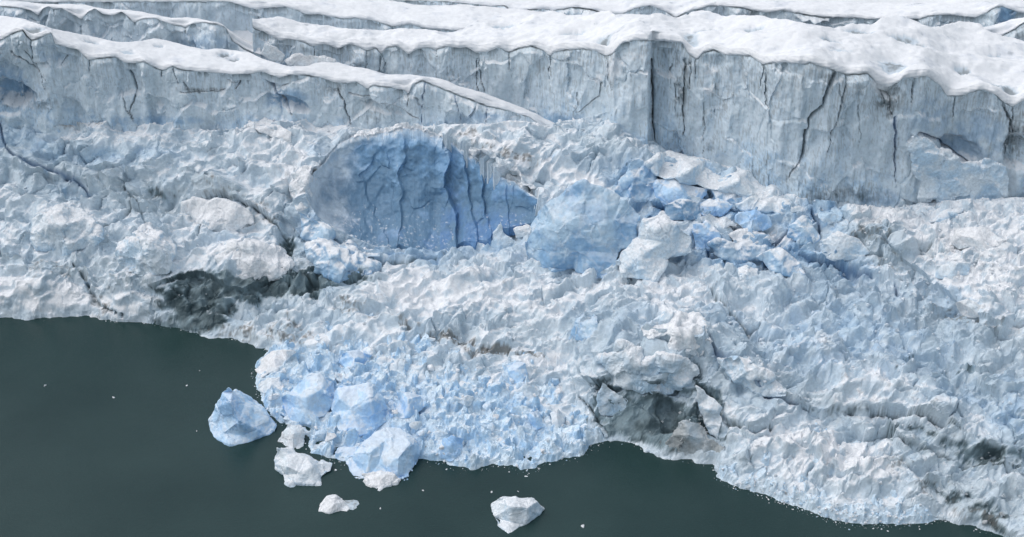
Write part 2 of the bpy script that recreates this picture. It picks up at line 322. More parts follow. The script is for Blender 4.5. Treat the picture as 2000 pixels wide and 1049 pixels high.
for wd, dp, tint, pts in CRACKS:
    d, t = seg_dist(GX+(WX-GX)*.35, GQ+(WQ-GQ)*.35, line_px(pts))
    wloc = wd*.55*(.45+.75*np.sin(np.pi*np.clip(t, .04, .96)))*(1+.6*(WX-GX)/2.6)
    wloc = np.maximum(wloc, .14)
    m = np.exp(-(d/wloc)**2)
    crk_z = np.maximum(crk_z, m*dp)
    if tint: crk_b = np.maximum(crk_b, m)
    else: crk_d = np.maximum(crk_d, np.exp(-(d/(wloc*.7))**2))
# hollow the ground out behind the blue wall
CAVE = [at_y(u, v, y)[:2] for u, v, y in [(605, 360, 384), (660, 275, 399), (700, 270, 401), (850, 268, 401), (905, 296, 397), (950, 325, 391), (1000, 360, 384), (1055, 395, 377), (1040, 430, 374), (900, 460, 375), (760, 478, 375), (640, 440, 377)]]
cm = inside(X, Y, CAVE)
cdist, _ = seg_dist(X, Y, [tuple(p) for p in CAVE]+[tuple(CAVE[0])])
B0[..., 2] -= np.where(cm, ss(cdist, 0, 4)*9, 0)
# broken ledges: the ground above each line stands proud of the ground below it
SCARPS = [(4.2, 12, [(1379, 684), (1413, 718), (1469, 752), (1520, 786), (1562, 803), (1617, 807), (1745, 807), (1813, 828), (1868, 849)]), (2.0, 7, [(1732, 858), (1762, 875), (1817, 883), (1872, 900), (1957, 913), (2040, 925)]),
 (2.6, 9, [(1642, 456), (1700, 462), (1740, 482), (1770, 512), (1829, 553), (1864, 590), (1917, 633), (1980, 645)]), (3.0, 9, [(353, 389), (398, 382), (441, 382), (494, 407), (533, 435), (552, 462)]),
 (2.8, 9, [(290, 566), (350, 545), (400, 532), (440, 556), (480, 566), (530, 552), (575, 540)]), (2.4, 6, [(580, 556), (620, 534), (660, 548), (690, 545), (740, 528)]), (1.4, 6, [(560, 640), (640, 606), (700, 608), (740, 616), (800, 634), (860, 652), (920, 668), (1000, 680), (1070, 674)]),
 (3.6, 9, [(1120, 750), (1165, 742), (1220, 762), (1300, 752), (1350, 762)]), (2.2, 7, [(1260, 392), (1310, 414), (1370, 424), (1440, 420)]), (2.4, 7, [(1360, 462), (1400, 474), (1480, 500), (1560, 508), (1640, 522), (1700, 537), (1760, 560)]),
 (2.8, 9, [(1720, 690), (1760, 698), (1830, 694), (1870, 716), (1910, 736), (1960, 706), (2040, 690)]), (3.0, 10, [(0, 318), (60, 330), (140, 352), (170, 380), (240, 396), (300, 420)]), (1.4, 7, [(20, 420), (90, 440), (150, 470), (230, 470), (300, 500)]),
 (1.2, 6, [(0, 520), (60, 512), (130, 530), (185, 572)]), (1.2, 5, [(740, 500), (800, 520), (880, 506), (960, 500), (1020, 512), (1150, 550), (1260, 548)]), (3.6, 9, [(1180, 690), (1240, 664), (1330, 690), (1400, 722)]),
 (1.6, 7, [(1400, 590), (1500, 566), (1560, 574), (1660, 560)]), (1.4, 7, [(1480, 650), (1560, 640), (1640, 650), (1700, 640), (1780, 650)]), (1.4, 6, [(880, 590), (960, 575), (1040, 590), (1120, 580)]), (1.2, 6, [(180, 330), (260, 345), (330, 330), (420, 345), (520, 330)]),
 (1.5, 6, [(1500, 700), (1600, 720), (1680, 705), (1750, 740)]), (1.4, 6, [(1280, 590), (1374, 575), (1420, 612), (1470, 645)]), (1.2, 5, [(440, 500), (520, 470), (560, 480)]), (1.5, 5, [(1420, 862), (1480, 835), (1560, 838), (1640, 850)])]
HUMPS = [(130, 440, 60, 34, 10, 3.0), (285, 485, 46, 36, 0, 2.6), (480, 505, 60, 30, -5, 2.2), (300, 392, 60, 22, 10, -3.0), (400, 350, 80, 20, 12, 2.2), (90, 300, 70, 18, 12, -1.8), (1280, 706, 90, 34, 6, 3.4), (1460, 722, 50, 26, 30, 3.0), (1590, 690, 70, 24, 25, 2.6),
 (1660, 545, 90, 20, 15, -2.4), (1700, 610, 60, 22, 20, 2.2), (1820, 704, 60, 16, 5, -3.0), (1950, 770, 60, 34, 0, 3.2), (1900, 888, 80, 14, 6, -2.4), (1700, 760, 90, 18, 12, 2.2), (1560, 780, 60, 16, 25, -2.0), (640, 500, 40, 24, 20, 2.6), (560, 470, 16, 50, 10, -3.0), (1150, 640, 40, 20, 0, 2.0), (1340, 640, 50, 26, 20, 2.8),
 (1230, 300, 50, 24, 20, 3.0), (1380, 330, 70, 12, 15, 2.0), (1080, 300, 60, 14, 20, 2.0), (1860, 600, 40, 18, 40, -2.2), (1480, 610, 60, 16, 20, -2.0), (860, 555, 90, 16, 5, 1.6), (1020, 610, 80, 16, 5, 1.6), (700, 575, 50, 20, -20, 1.8), (1380, 800, 26, 40, 25, -2.5), (1640, 900, 90, 26, 15, 1.6), (190, 350, 60, 20, 20, 2.0), (40, 390, 60, 20, 10, 2.0)]
scz = np.zeros(X.shape); sce = np.zeros(X.shape)
for h_, w_, pts in SCARPS:
    L_ = line_px(pts); xs = np.array([p[0] for p in L_]); qs = np.array([p[1] for p in L_]); o_ = np.argsort(xs); xs, qs = xs[o_], qs[o_]
    AX = WX-(WX-GX)*.3; QX = GQ+(WQ-GQ)*1.3
    dq = QX-np.interp(AX, xs, qs)
    ends = ss(AX, xs[0]-3, xs[0]+5)*(1-ss(AX, xs[-1]-5, xs[-1]+3))
    near = np.abs(GQ-np.interp(AX, xs, qs)) < w_*3
    scz += h_*ends*near*ss(dq, -.25, .35)*np.exp(-np.clip(dq, 0, None)/w_)
for hu, hv, ru, rv, rot, hh in HUMPS:
    c0 = hit(hu, hv); cx, cq = xq(c0); sc = to_px(c0)[2]/FPX; a = math.radians(rot); dx = (WX-cx)/sc; dq = (WQ-cq)/sc
    e = ((dx*math.cos(a)-dq*math.sin(a))/ru)**2+((dx*math.sin(a)+dq*math.cos(a))/rv)**2
    scz += hh*1.2*np.exp(-np.minimum(e, 30)**1.4)
# relief
P0 = B0.reshape(-1, 3); Nn = grid_normals(B0).reshape(-1, 3)
rough = (1-.85*K['calm']).ravel()
rough = rough*(.35+.65*ss(fbm(P0/20, 3, 87)+.25*ss(PU.ravel(), 1100, 1500), -.28, .12))
shore_in = ss(sdist, .5, 6).ravel()
rotd = np.array([[math.cos(.5), math.sin(.5), 0], [-math.sin(.5), math.cos(.5), 0], [0, 0, 1]])
Pr = P0@rotd.T
Pw = P0+np.stack([fbm(P0/9, 3, 61), fbm(P0/9, 3, 62), fbm(P0/9, 3, 63)], -1)*3.0
big = fbm(P0/18, 4, 5)
r16 = fbm((Pw@rotd.T)/np.array([17, 9, 10]), 2, 1, .5, True)
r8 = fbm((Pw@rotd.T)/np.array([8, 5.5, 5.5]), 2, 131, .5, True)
r4 = fbm(Pw/3.6, 3, 136, .5, True)
v1, e1, r1 = voro(Pw/np.array([7, 5.5, 5]), 2, 1.5)
v2, e2, r2 = voro(Pw/3.0+5, 3, 1.15)
v3, e3, r3 = voro(P0/1.1+9, 4, 1.2)
vm = ss(fbm(P0/14, 3, 80), -.3, .3)            # where blocks rule and where it is powdery
fine = .12+.88*ss(fbm(P0/10, 3, 84)+.2*ss(PU.ravel(), 900, 1500), -.15, .35)
disp = big*3.0+r16*3.3+r8*1.7+rough*(v1*2.4*(.35+.65*vm)+r4*.34*(.3+.7*fine)+v2*1.05*(.25+.75*vm)*(.25+.75*fine)+v3*.15*fine)+fbm(P0/1.6, 4, 22, .5)*.22*rough
e0 = e1+1
disp -= rough*(np.exp(-(e0/.05)**2)*.8+np.exp(-(e1/.07)**2)*.6+np.exp(-(e2/.1)**2)*.3)
sink = sum(st*np.exp(-((PU-a)/ra)**2-((PV-b)/rb)**2) for a, b, ra, rb, st in ((1640, 370, 200, 40, 2.0), (1400, 290, 160, 40, 2.0), (1020, 425, 70, 36, 3.5), (850, 480, 150, 30, 2.2), (1150, 215, 120, 30, 1.2), (400, 225, 500, 24, 1.2))).ravel()
disp = disp+.9*scz.ravel()
disp = (disp-1.7-sink)*(.25+.75*shore_in)-crk_z.ravel()
P1 = P0+Nn*disp[:, None]
# the rubble is banked no higher than the surveyed foot of each wall and the floor of the hollow
FOOT = [(-300, 205), (0, 203), (35, 214), (53, 231), (123, 235), (176, 242), (219, 233), (261, 235), (317, 245), (353, 231), (402, 256), (472, 252), (487, 237), (564, 237), (645, 229), (684, 249), (742, 256), (773, 254), (823, 249), (869, 243), (953, 243), (996, 236), (1031, 238), (1055, 245), (1073, 249), (1091, 238), (1130, 233), (1179, 222), (1214, 247), (1249, 271), (1278, 277), (1302, 293), (1338, 303), (1406, 319), (1462, 321), (1490, 339), (1519, 356), (1561, 386), (1646, 395), (1688, 403), (1751, 407), (1780, 402), (1840, 392), (1920, 388), (1988, 386), (2300, 380)]
RIM = [(596, 372), (612, 340), (640, 308), (665, 280), (690, 266), (740, 262), (780, 250), (815, 252), (850, 262), (880, 276), (905, 292), (940, 318), (980, 345), (1010, 360), (1040, 380), (1068, 402)]
BOT = [(596, 384), (620, 425), (650, 447), (690, 466), (735, 484), (760, 482), (780, 474), (815, 486), (850, 494), (880, 486), (905, 470), (950, 466), (975, 446), (1010, 440), (1050, 434), (1068, 412)]
def cap_z(y, v):
    b = (524.5-v)/FPX; return H+y*(-SP+b*CP)/(CP+b*SP)
lp = lambda L_, q_: np.interp(q_, [a_[0] for a_ in L_], [a_[1] for a_ in L_])
for it in range(2):
    U1, V1, _ = to_px(P1); jt = fbm(P1/1.6, 3, 160)*5
    P1[:, 2] = np.minimum(P1[:, 2], cap_z(P1[:, 1], lp(FOOT, U1)+jt))
    yb_ = np.interp(U1, [596, 650, 740, 850, 900, 960, 1010, 1068], [378, 378, 375, 374, 375, 374, 374, 373]); yr_ = np.interp(U1, [596, 620, 660, 700, 850, 905, 950, 1000, 1068], [380, 388, 398, 400, 400, 396, 390, 383, 376])
    vb_, vr_ = lp(BOT, U1), lp(RIM, U1); t_ = np.clip((vb_-V1)/(vb_-vr_+1e-6), 0, 1)
    m_ = (U1 > 600) & (U1 < 1066) & (V1 > vr_-6) & (V1 < vb_) & (P1[:, 1] < yb_+(yr_-yb_)*t_+5)
    P1[:, 2] = np.where(m_, np.minimum(P1[:, 2], cap_z(P1[:, 1], vb_-2+jt)), P1[:, 2])
SL = P1.reshape(NR, NC, 3)
n1_ = grid_normals(SL); nz = n1_[..., 2].ravel()
PB = P0/np.array([9, 9, 6])
mot = fbm(P1/3.4, 5, 91, .55); mo2 = fbm(P1/9, 4, 95); mo3 = fbm(P1/.8, 3, 97)
kb, kd, ki, kw = (K[k].ravel() for k in ('blue', 'dark', 'dirt', 'snow')); kg = K['grey'].ravel()
c = lerp(ICE, PALE, ss(mo2+.5*mot+.5*(r2-.5), -.5, .5))
c = lerp(c, LBLUE, np.clip(.25*ss(mo2, -.1, .5)+.9*kb, 0, 1)*ss(mot+(r1-.5)*.6, -.5, .3))
c = lerp(c, BLUE, np.clip(kb*ss(mot+(r2-.5)*.9+kb*.4, 0, .5), 0, 1)*.85)
c = lerp(c, np.array((.40, .48, .53)), .75*kg*ss(mot+mo2*.6+.15, -.3, .4))
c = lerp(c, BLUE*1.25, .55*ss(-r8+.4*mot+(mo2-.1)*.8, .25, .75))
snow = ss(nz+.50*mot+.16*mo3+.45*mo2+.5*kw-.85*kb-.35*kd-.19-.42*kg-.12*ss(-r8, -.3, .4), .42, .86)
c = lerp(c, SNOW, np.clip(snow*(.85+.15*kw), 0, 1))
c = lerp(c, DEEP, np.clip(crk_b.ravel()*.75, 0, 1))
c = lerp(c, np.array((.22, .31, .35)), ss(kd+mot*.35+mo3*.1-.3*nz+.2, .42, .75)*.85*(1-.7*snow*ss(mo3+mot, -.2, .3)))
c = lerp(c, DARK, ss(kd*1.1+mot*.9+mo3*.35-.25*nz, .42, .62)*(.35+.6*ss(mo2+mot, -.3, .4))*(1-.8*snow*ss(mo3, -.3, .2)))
dirtn = ss(mot+.7*mo3+ki*.9, .45, .95)
c = lerp(c, DIRT, np.clip((.35+ki)*dirtn*ss(ki, .1, .3), 0, .85))
c = lerp(c, DIRT, .35*ss(fbm(P1/5, 4, 120)+.6*mo3, .35, .8)*(1-kb))
c = lerp(c, DARK, np.clip(crk_d.ravel()*ss(mo3+mot, -.4, .25), 0, .75))
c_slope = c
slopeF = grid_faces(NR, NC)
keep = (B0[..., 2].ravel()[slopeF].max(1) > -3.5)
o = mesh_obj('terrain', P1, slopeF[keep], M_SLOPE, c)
tag(o, 'slumped slope of crushed white and blue ice between cliffs and water', None, kind='structure')

# later sections are appended below
# ================================================================ THE ICE WALLS
def interp(pts, u):
    p = np.array(sorted(pts), float); return np.interp(u, p[:, 0], p[:, 1])
def ridge(name, label, lip, base, back, y, cap=1.6, rise=1.2, du=1.6, rows=110, caprows=60, cracks=(), marks=(), sd=0, lean=2.0, edge=.55, blue=0., amp=1.0, streak=.5, backdrop=14., overhang=.5, group=None, notch=True, caprough=.35, bury=5, slabs=0., dents=()):
    u = np.arange(lip[0][0], lip[-1][0]+.1, du); n = len(u)
    vl, vb, vk, yl = interp(lip, u), interp(base, u), interp(back, u), interp(y, u)
    jit = fbm(np.stack([u/14, u*0+sd, u*0], -1), 4, sd+5)*3.0*edge
    hw = np.hanning(7); vl = np.convolve(np.pad(vl, 3, mode='edge'), hw/hw.sum(), 'valid')
    vl = vl+jit; vb = np.maximum(vb, vl+3)
    yl = yl+fbm(np.stack([u/55, u*0+sd, u*0+8], -1), 3, sd+60)*2.6*amp; PL = at_y(u, vl, yl); PBs = at_y(u, vb, yl-lean*.6)
    PBs = PBs+np.array([0, -.3, 0])
    zb = PBs[:, 2]
    # --- ice body: face rows from below the rubble up to the lip, then over the top and down the back
    t = np.linspace(0, 1, rows)[:, None]
    x = PBs[:, 0]*(1-t)+PL[:, 0]*t; z = (zb-bury)*(1-t)+(PL[:, 2])*t
    tt = np.clip((z-zb)/(np.maximum(PL[:, 2]-zb, .5)), 0, 1)
    yf = PBs[:, 1]*(1-tt**.8)+PL[:, 1]*tt**.8
    zk_cap = PL[:, 2]+rise+cap
    PK = at_z(u, vk, zk_cap); PK[:, 1] = np.maximum(PK[:, 1], yl+3.0)
    ksc = (PK[:, 1]/yl)[None]                                           # the rows fan out a little with distance
    F = np.stack([x, yf, z], -1)
    hgt = np.maximum(PL[:, 2]-zb, 1)
    fl = F.reshape(-1, 3)
    # relief of the face
    d = fbm(fl/np.array([9, 9, 14]), 4, sd+1)*2.6*amp+fbm(fl/np.array([2.6, 2.6, 9]), 4, sd+2, .45)*.42*amp+fbm(fl/.9, 3, sd+3)*.05*amp+fbm(fl/np.array([6, 6, 30]), 3, sd+12)*2.0*amp
    fa, fe, fr = voro((fl+np.stack([fbm(fl/4, 3, sd+7)*1.5]*3, -1))/np.array([10, 9, 13]), sd+4, 1.5)
    d += fa*2.6*amp*(.45+slabs)
    flu = fbm(fl/np.array([.8, 2, 9]), 3, sd+8)
    d += flu*.08
    if slabs: 
        sa, se, sr = voro(fl/np.array([2.2, 3, 2.4]), sd+14, 1.2); d += sa*.9*slabs
    A, Q = xq(F)
    ck = np.zeros(A.shape); wob = fbm(fl/3, 3, sd+9).reshape(A.shape)*.7
    lines = []
    if notch:                                                           # melt channels below every dip of the snow lip
        rr = np.random.default_rng(sd+3); k = 5
        for i in range(k, n-k):
            if vl[i] == vl[i-k:i+k+1].max() and vl[i]-min(vl[max(0, i-14):i].min(), vl[i:i+14].min()) > 3.0:
                Lm = hgt[i]*rr.choice([.12, .2, .35, .6]); a0, q0 = PL[i, 0], QV[0]*PL[i, 1]+QV[1]*PL[i, 2]
                s1 = rr.normal()*.10; lines.append((rr.uniform(.22, .5), .9, 0, [(a0, q0+.3), (a0+s1*Lm*.5, q0-Lm*.43), (a0+s1*Lm, q0-Lm*.87)]))
    for wd, dp, tint, pts in cracks:
        lines.append((wd, dp, tint, [tuple(map(float, xq(at_y(pu, pv, interp(y, pu))))) for pu, pv in pts]))
    ckd = np.zeros(A.shape); ckb = np.zeros(A.shape); ckz = np.zeros(A.shape)
    for wd, dp, tint, pts in lines:
        xs = [p[0] for p in pts]; c0, c1 = np.searchsorted(PL[:, 0], [min(xs)-4, max(xs)+4])
        if c1-c0 < 2: continue
        sl = (slice(None), slice(c0, c1))
        dd, t_ = seg_dist(A[sl]+wob[sl], Q[sl]+wob[sl]*.5, pts)
        wl = wd*.5*(1.2-.9*t_)*(1+1.1*wob[sl]); wl = np.maximum(wl, .09)
        m = np.exp(-(dd/wl)**2)
        ckz[sl] = np.maximum(ckz[sl], m*dp)
        if tint == 1: ckb[sl] = np.maximum(ckb[sl], m)
        elif tint == 0: ckd[sl] = np.maximum(ckd[sl], m*(.75+.25*wob[sl]))
    d -= ckz.ravel(); hol = np.zeros(A.shape)
    for kind, mu, mv, ru, rv, st in marks:
        if kind != 'hole': continue
        p_ = at_y(mu, mv, interp(y, mu)); a0, q0 = xq(p_); sc = to_px(p_)[2]/FPX
        e_ = ((A-a0+wob*1.3)/(ru*sc))**2+((Q-q0+(A-a0)*.25+wob)/(rv*sc))**2; hol = np.maximum(hol, np.exp(-np.minimum(e_, 30)**2.5)*st)
    d = d-hol.ravel()
    topfade = ss(PL[:, 2][None]-z, 0, 1.5); d = (d.reshape(A.shape)*(.3+.7*topfade))
    F[..., 1] -= d; F[..., 0] += .25*fbm(fl/2, 3, sd+10).reshape(A.shape)
    # top and back of the body
    s2 = np.linspace(.04, 1, 14)[:, None]
    yt = yl+(PK[:, 1]-yl)*s2; xt = PL[:, 0]*(yt/yl); zt = PL[:, 2]+(rise)*s2+0*yt-.6-2.2*ss(s2, -.1, .12)
    T = np.stack([xt, yt, zt], -1)
    s3 = np.linspace(.1, 1, 10)[:, None]; yb = PK[:, 1]+3*s3; Bk = np.stack([PL[:, 0]*(yb/yl), yb, PL[:, 2]+rise-.4-backdrop*s3], -1)
    V = np.concatenate([F, T, Bk], 0); NRr = V.shape[0]
    # --- colours of the bare ice
    al = V.reshape(-1, 3); m1 = fbm(al/3, 4, sd+20, .6); m2 = fbm(al/11, 3, sd+21); m3 = fbm(al/np.array([.35, .6, 5]), 3, sd+22); m4 = fbm(al/.7, 3, sd+23)
    c = lerp(WICE, WPALE, ss(m1*.7+m2, -.5, .45))
    rel = np.zeros(V.shape[:2]); rel[:rows] = (z-zb)/hgt; rel[rows:] = 1
    rel = rel.ravel()
    low = ss(-rel+m2*.35+.3*m1, -.35, .15)
    c = lerp(c, LBLUE, np.clip((.45+.5*low+blue)*ss(m2+m1*.4, -.5, .4), 0, .8))
    c = lerp(c, BLUE, np.clip((low*.55+blue*.6)*ss(m1+.3*m4, -.1, .6), 0, .7))
    c = lerp(c, GREY, np.clip(streak*ss(m3+.4*m2+.25*rel, .1, .65), 0, .65))
    m5 = fbm(al/np.array([.28, .5, 3]), 3, sd+24); c = lerp(c, GREY*.55, np.clip(streak*ss(m5+.5*m2-.55*rel, .22, .5)*ss(-rel, -.45, -.05), 0, .5))
    mk = np.zeros(len(al)); mb = np.zeros(len(al)); msn = np.zeros(len(al))
    for kind, mu, mv, ru, rv, st in marks:
        if kind == 'hole': continue
        p = at_y(mu, mv, interp(y, mu)); a0, q0 = xq(p); sc = to_px(p)[2]/FPX
        aa, qq = xq(al); e = ((aa-a0+m1*1.2)/(ru*sc))**2+((qq-q0+m2*1.2)/(rv*sc))**2
        g_ = st*np.exp(-np.minimum(e, 30)**1.6)
        if kind == 'dirt': mk = np.maximum(mk, g_)
        elif kind == 'blue': mb = np.maximum(mb, g_)
        else: msn = np.maximum(msn, g_)
    c = lerp(c, BLUE, mb*.9*ss(m1+mb, .1, .7)); c = lerp(c, GREY*.5, np.clip(mk*.8*ss(m3*.6+m1+mk*.6, .1, .7), 0, .7)); c = lerp(c, DARK*1.3, np.clip(mk*1.2*ss(m3*.7+m1*.9+mk*.5, .62, .9), 0, .8))
    pad = lambda q_: np.concatenate([q_.ravel(), np.zeros((NRr-rows)*n)])
    c = lerp(c, DEEP*1.2, np.clip(pad(ckb)*.8, 0, 1)); c = lerp(c, DARK*.8, np.clip(pad(ckd)*.9, 0, .85)*ss(m4+.6*m1, -.6, 0))
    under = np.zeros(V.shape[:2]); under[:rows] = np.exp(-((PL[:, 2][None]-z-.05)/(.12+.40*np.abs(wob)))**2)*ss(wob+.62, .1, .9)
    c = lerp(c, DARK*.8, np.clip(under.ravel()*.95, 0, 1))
    nrm = grid_normals(V)[..., 2].ravel()
    c = lerp(c, SNOW, np.clip(ss(np.abs(nrm)+.3*m4+.2*m1, .5, .9)*(rel < .97)*.8+msn*ss(m4+msn, .1, .7), 0, 1))
    root = empty(name, tuple(PL[n//2]*np.array([1, 1, 0])+np.array([0, 0, float(zb[n//2])])), label, 'ice cliff', group)
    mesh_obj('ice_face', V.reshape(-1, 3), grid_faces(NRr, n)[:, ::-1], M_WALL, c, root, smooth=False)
    # --- snow cap with a rounded cornice
    k = caprows; w_ = np.linspace(0, 1, k)[:, None]
    yl0 = yl
    caph = cap*(1+.35*fbm(np.stack([u/70, u*0+sd, u*0+3], -1), 1, sd+30))
    oh = overhang*(1+.6*fbm(np.stack([u/16, u*0+sd, u*0+5], -1), 3, sd+31))
    ph = np.clip(w_/.22, 0, 1)                                          # the edge roll takes the first fifth of the rows
    # edge: from under the lip, out, up and over
    ye = yl+.5-(oh+.5)*np.sin(np.minimum(ph*1.35, 1)*np.pi/2)+1.1*ss(ph, .45, 1)*cap*.5
    PLz = np.convolve(np.pad(PL[:, 2], 12, mode='edge'), np.hanning(25)/np.hanning(25).sum(), 'valid')
    ze = PL[:, 2]+(PLz-PL[:, 2])*ss(ph, .5, 1)-.12+caph*ss(ph, .15, 1.05)
    q = np.clip((w_-.22)/.68, 0, 1); yS = yl+cap*.5
    PKy = PK[:, 1]
    kk = 60; PLs = np.convolve(np.pad(PL[:, 2], kk, mode='edge'), np.hanning(2*kk+1)/np.hanning(2*kk+1).sum(), 'valid')
    PKy = np.convolve(np.pad(PKy, 8, mode='edge'), np.ones(17)/17, 'valid')
    ksm = np.hanning(61)/np.hanning(61).sum(); PKy = np.convolve(np.pad(PKy, 30, mode='edge'), ksm, 'valid'); yls = np.convolve(np.pad(yl, 30, mode='edge'), ksm, 'valid')
    yS = yS+(yls-yl)*ss(q, 0, .2); yc = np.where(w_ < .22, ye, yS+(PKy-yS)*q**1.25)
    und = (fbm(np.stack([(xt[-1]*0+PL[:, 0]+0*q).ravel()/15, yc.ravel()/9, 0*yc.ravel()+sd], -1), 4, sd+33)).reshape(yc.shape)
    zl = PLz+(PLs-PLz)*ss(q, 0, .3); zc = np.where(w_ < .22, ze, zl-.12+caph+(rise)*np.sin(q*np.pi/2)+und*caprough*3.6*ss(q, 0, .25))
    dn = ss(w_, .9, 1.0); yc = yc+dn*2.5; zc = zc-dn*5
    xc = PL[:, 0]*(yc/yl)
    C = np.stack([xc, yc, zc], -1); cf = C.reshape(-1, 3)
    C[..., 2] += ((fbm(cf/2.5, 3, sd+34)*.16+fbm(cf/.8, 3, sd+36)*.04)).reshape(C.shape[:2])
    gd = np.zeros(len(cf)); wbn = fbm(cf/1.5, 3, sd+70)*7
    for pu, pv, ru, rv, st in dents:                                    # sagged and opened spots in the snow
        pc = at_z(pu, pv, float(interp(list(zip(u, PL[:, 2]+cap+rise)), pu))); sc = to_px(pc)[2]/FPX
        e_ = ((cf[:, 0]-pc[0]+wbn*sc*.8)/(ru*sc))**2+((cf[:, 1]-pc[1]+wbn*sc)/(rv*sc*2.4))**2
        gd = np.maximum(gd, st*np.exp(-np.minimum(e_, 30)**1.6))
    gd = gd.reshape(C.shape[:2])*ss(q+0*yc, .02, .12); C[..., 2] -= 1.3*gd*(1+.5*wbn.reshape(gd.shape)/7); gd = gd.ravel()
    lay = np.sin(zc*7+und*5+2*fbm(np.stack([(PL[:, 0]+0*q).ravel()/4, yc.ravel()/4, zc.ravel()/4], -1), 2, sd+39).reshape(yc.shape))
    C[..., 1] += np.where(w_ < .2, .06*lay, 0)
    s1 = fbm(cf/np.array([3, 1.6, 2]), 4, sd+35); s2_ = fbm(cf/7, 3, sd+37)
    cc = lerp(SNOW, SNOW*.93, ss(s1, 0, .6))
    cc = lerp(cc, np.array((.62, .65, .70)), np.clip(.5*((w_+0*yc) < .2).ravel()*ss(lay.ravel()*.3+s1, -.2, .6), 0, 1))
    hole = ss(s1+.7*s2_, .52, .68)*(q+0*yc > .08).ravel(); cc = lerp(cc, GREY*.8, hole*.75); cc = lerp(cc, np.array((.64, .68, .74)), .55*ss(s2_+.5*s1, .15, .5)*(q+0*yc > .05).ravel())
    cc = lerp(cc, ICE, .75*ss(gd+.25*s1, .25, .6)); cc = lerp(cc, GREY*.6, .7*ss(gd*1.1+.5*s1+.4*s2_, .75, .95))
    mesh_obj('snow_cap', C.reshape(-1, 3), grid_faces(k, n)[:, ::-1], M_SNOW, cc, root, smooth=True)
    return root
EX = 260
# the near left wall
A_LIP = [(-300, 95), (-EX+60, 84), (-60, 88), (0, 79), (21, 67), (46, 58), (53, 70), (63, 79), (85, 70), (102, 63), (106, 85), (130, 92), (152, 97), (173, 117), (197, 113), (226, 111), (243, 122), (261, 123), (282, 120), (303, 132), (317, 137), (338, 129), (353, 136), (381, 139), (416, 141), (458, 145), (494, 143), (511, 139), (547, 152), (564, 146), (599, 146), (628, 152), (652, 160), (678, 162), (696, 159), (717, 173), (728, 166), (766, 171), (791, 176), (798, 184), (804, 166), (826, 157), (847, 166), (890, 183), (950, 206), (1003, 218), (1038, 230), (1055, 245), (1075, 262), (1090, 275)]
A_BASE = [(-300, 215), (0, 212), (35, 222), (60, 236), (123, 240), (176, 246), (220, 240), (300, 248), (353, 238), (402, 262), (472, 256), (560, 240), (645, 238), (690, 255), (742, 262), (823, 256), (900, 250), (996, 245), (1055, 252), (1090, 282)]
A_BACK = [(-300, 40), (-60, 42), (0, 32), (28, 28), (60, 28), (78, 46), (99, 53), (120, 56), (152, 69), (176, 74), (204, 70), (219, 78), (243, 86), (282, 83), (303, 76), (335, 76), (360, 83), (388, 93), (412, 102), (430, 92), (455, 93), (476, 97), (511, 111), (547, 125), (592, 134), (617, 123), (652, 116), (685, 128), (720, 134), (766, 145), (791, 151), (826, 151), (847, 160), (890, 177), (950, 200), (1003, 212), (1038, 224), (1055, 240), (1075, 257), (1090, 270)]
ridge('ice_cliff', 'low snow-topped ice wall at the left, sloping down in front of the taller ones', A_LIP, A_BASE, A_BACK, [(-300, 415), (500, 415), (800, 412), (1090, 409)], dents=[(60, 55, 26, 5, 1), (180, 85, 16, 4, 1), (310, 94, 10, 3, 1), (100, 60, 20, 6, .8), (440, 103, 14, 5, 1), (455, 112, 12, 3, .9), (250, 100, 18, 4, .6), (600, 138, 20, 4, .7)], cap=1.3, rise=.8, sd=100, lean=3,
      cracks=[(.5, 1.6, 0, [(243, 128), (255, 152), (265, 180), (262, 200), (255, 215), (262, 232)]), (.35, 1, 0, [(240, 185), (250, 210), (262, 236)]), (.4, 1, 0, [(340, 132), (345, 150), (350, 165)]), (.35, .9, 0, [(362, 160), (372, 175), (375, 182)]),
              (.5, 1.5, 0, [(466, 146), (468, 165), (460, 178)]), (.35, 1, 0, [(440, 152), (452, 162), (463, 166)]), (.6, 2.2, 1, [(510, 145), (530, 165), (545, 190), (560, 210), (575, 224)]), (.5, 1.5, 0, [(640, 158), (660, 175), (672, 200), (680, 225), (688, 245)]), (.3, .8, 0, [(50, 100), (80, 140), (92, 175)]),
              (.5, 1.6, 0, [(22, 100), (55, 125), (75, 140), (95, 155)]), (.3, .7, 1, [(888, 185), (895, 210), (900, 240)]), (.25, .7, 1, [(950, 206), (950, 235)]), (.3, .8, 1, [(830, 160), (825, 200), (822, 245)]), (.3, .8, 0, [(680, 185), (720, 190), (745, 200), (790, 215), (815, 232)]), (.3, .8, 0, [(355, 180), (390, 182), (440, 176)]), (.3, .8, 0, [(130, 95), (128, 115), (120, 130)])],
      marks=[('hole', 16, 182, 46, 22, 7.0), ('hole', 572, 203, 34, 12, 4.5), ('hole', 105, 110, 26, 18, 1.6), ('hole', 745, 210, 46, 10, 1.8), ('dirt', 30, 190, 50, 22, 1.0), ('dirt', 100, 205, 30, 14, .7), ('dirt', 400, 176, 50, 5, .9), ('dirt', 730, 225, 60, 22, .6), ('dirt', 50, 85, 12, 20, .6), ('dirt', 655, 170, 20, 14, .8), ('blue', 10, 170, 60, 50, .8), ('blue', 560, 195, 50, 22, .9), ('blue', 320, 238, 120, 10, .6), ('blue', 950, 230, 90, 16, .5), ('blue', 100, 100, 50, 30, .4)], slabs=.25)  # leftmost dirt mark paints the cave's shade into the ice colour
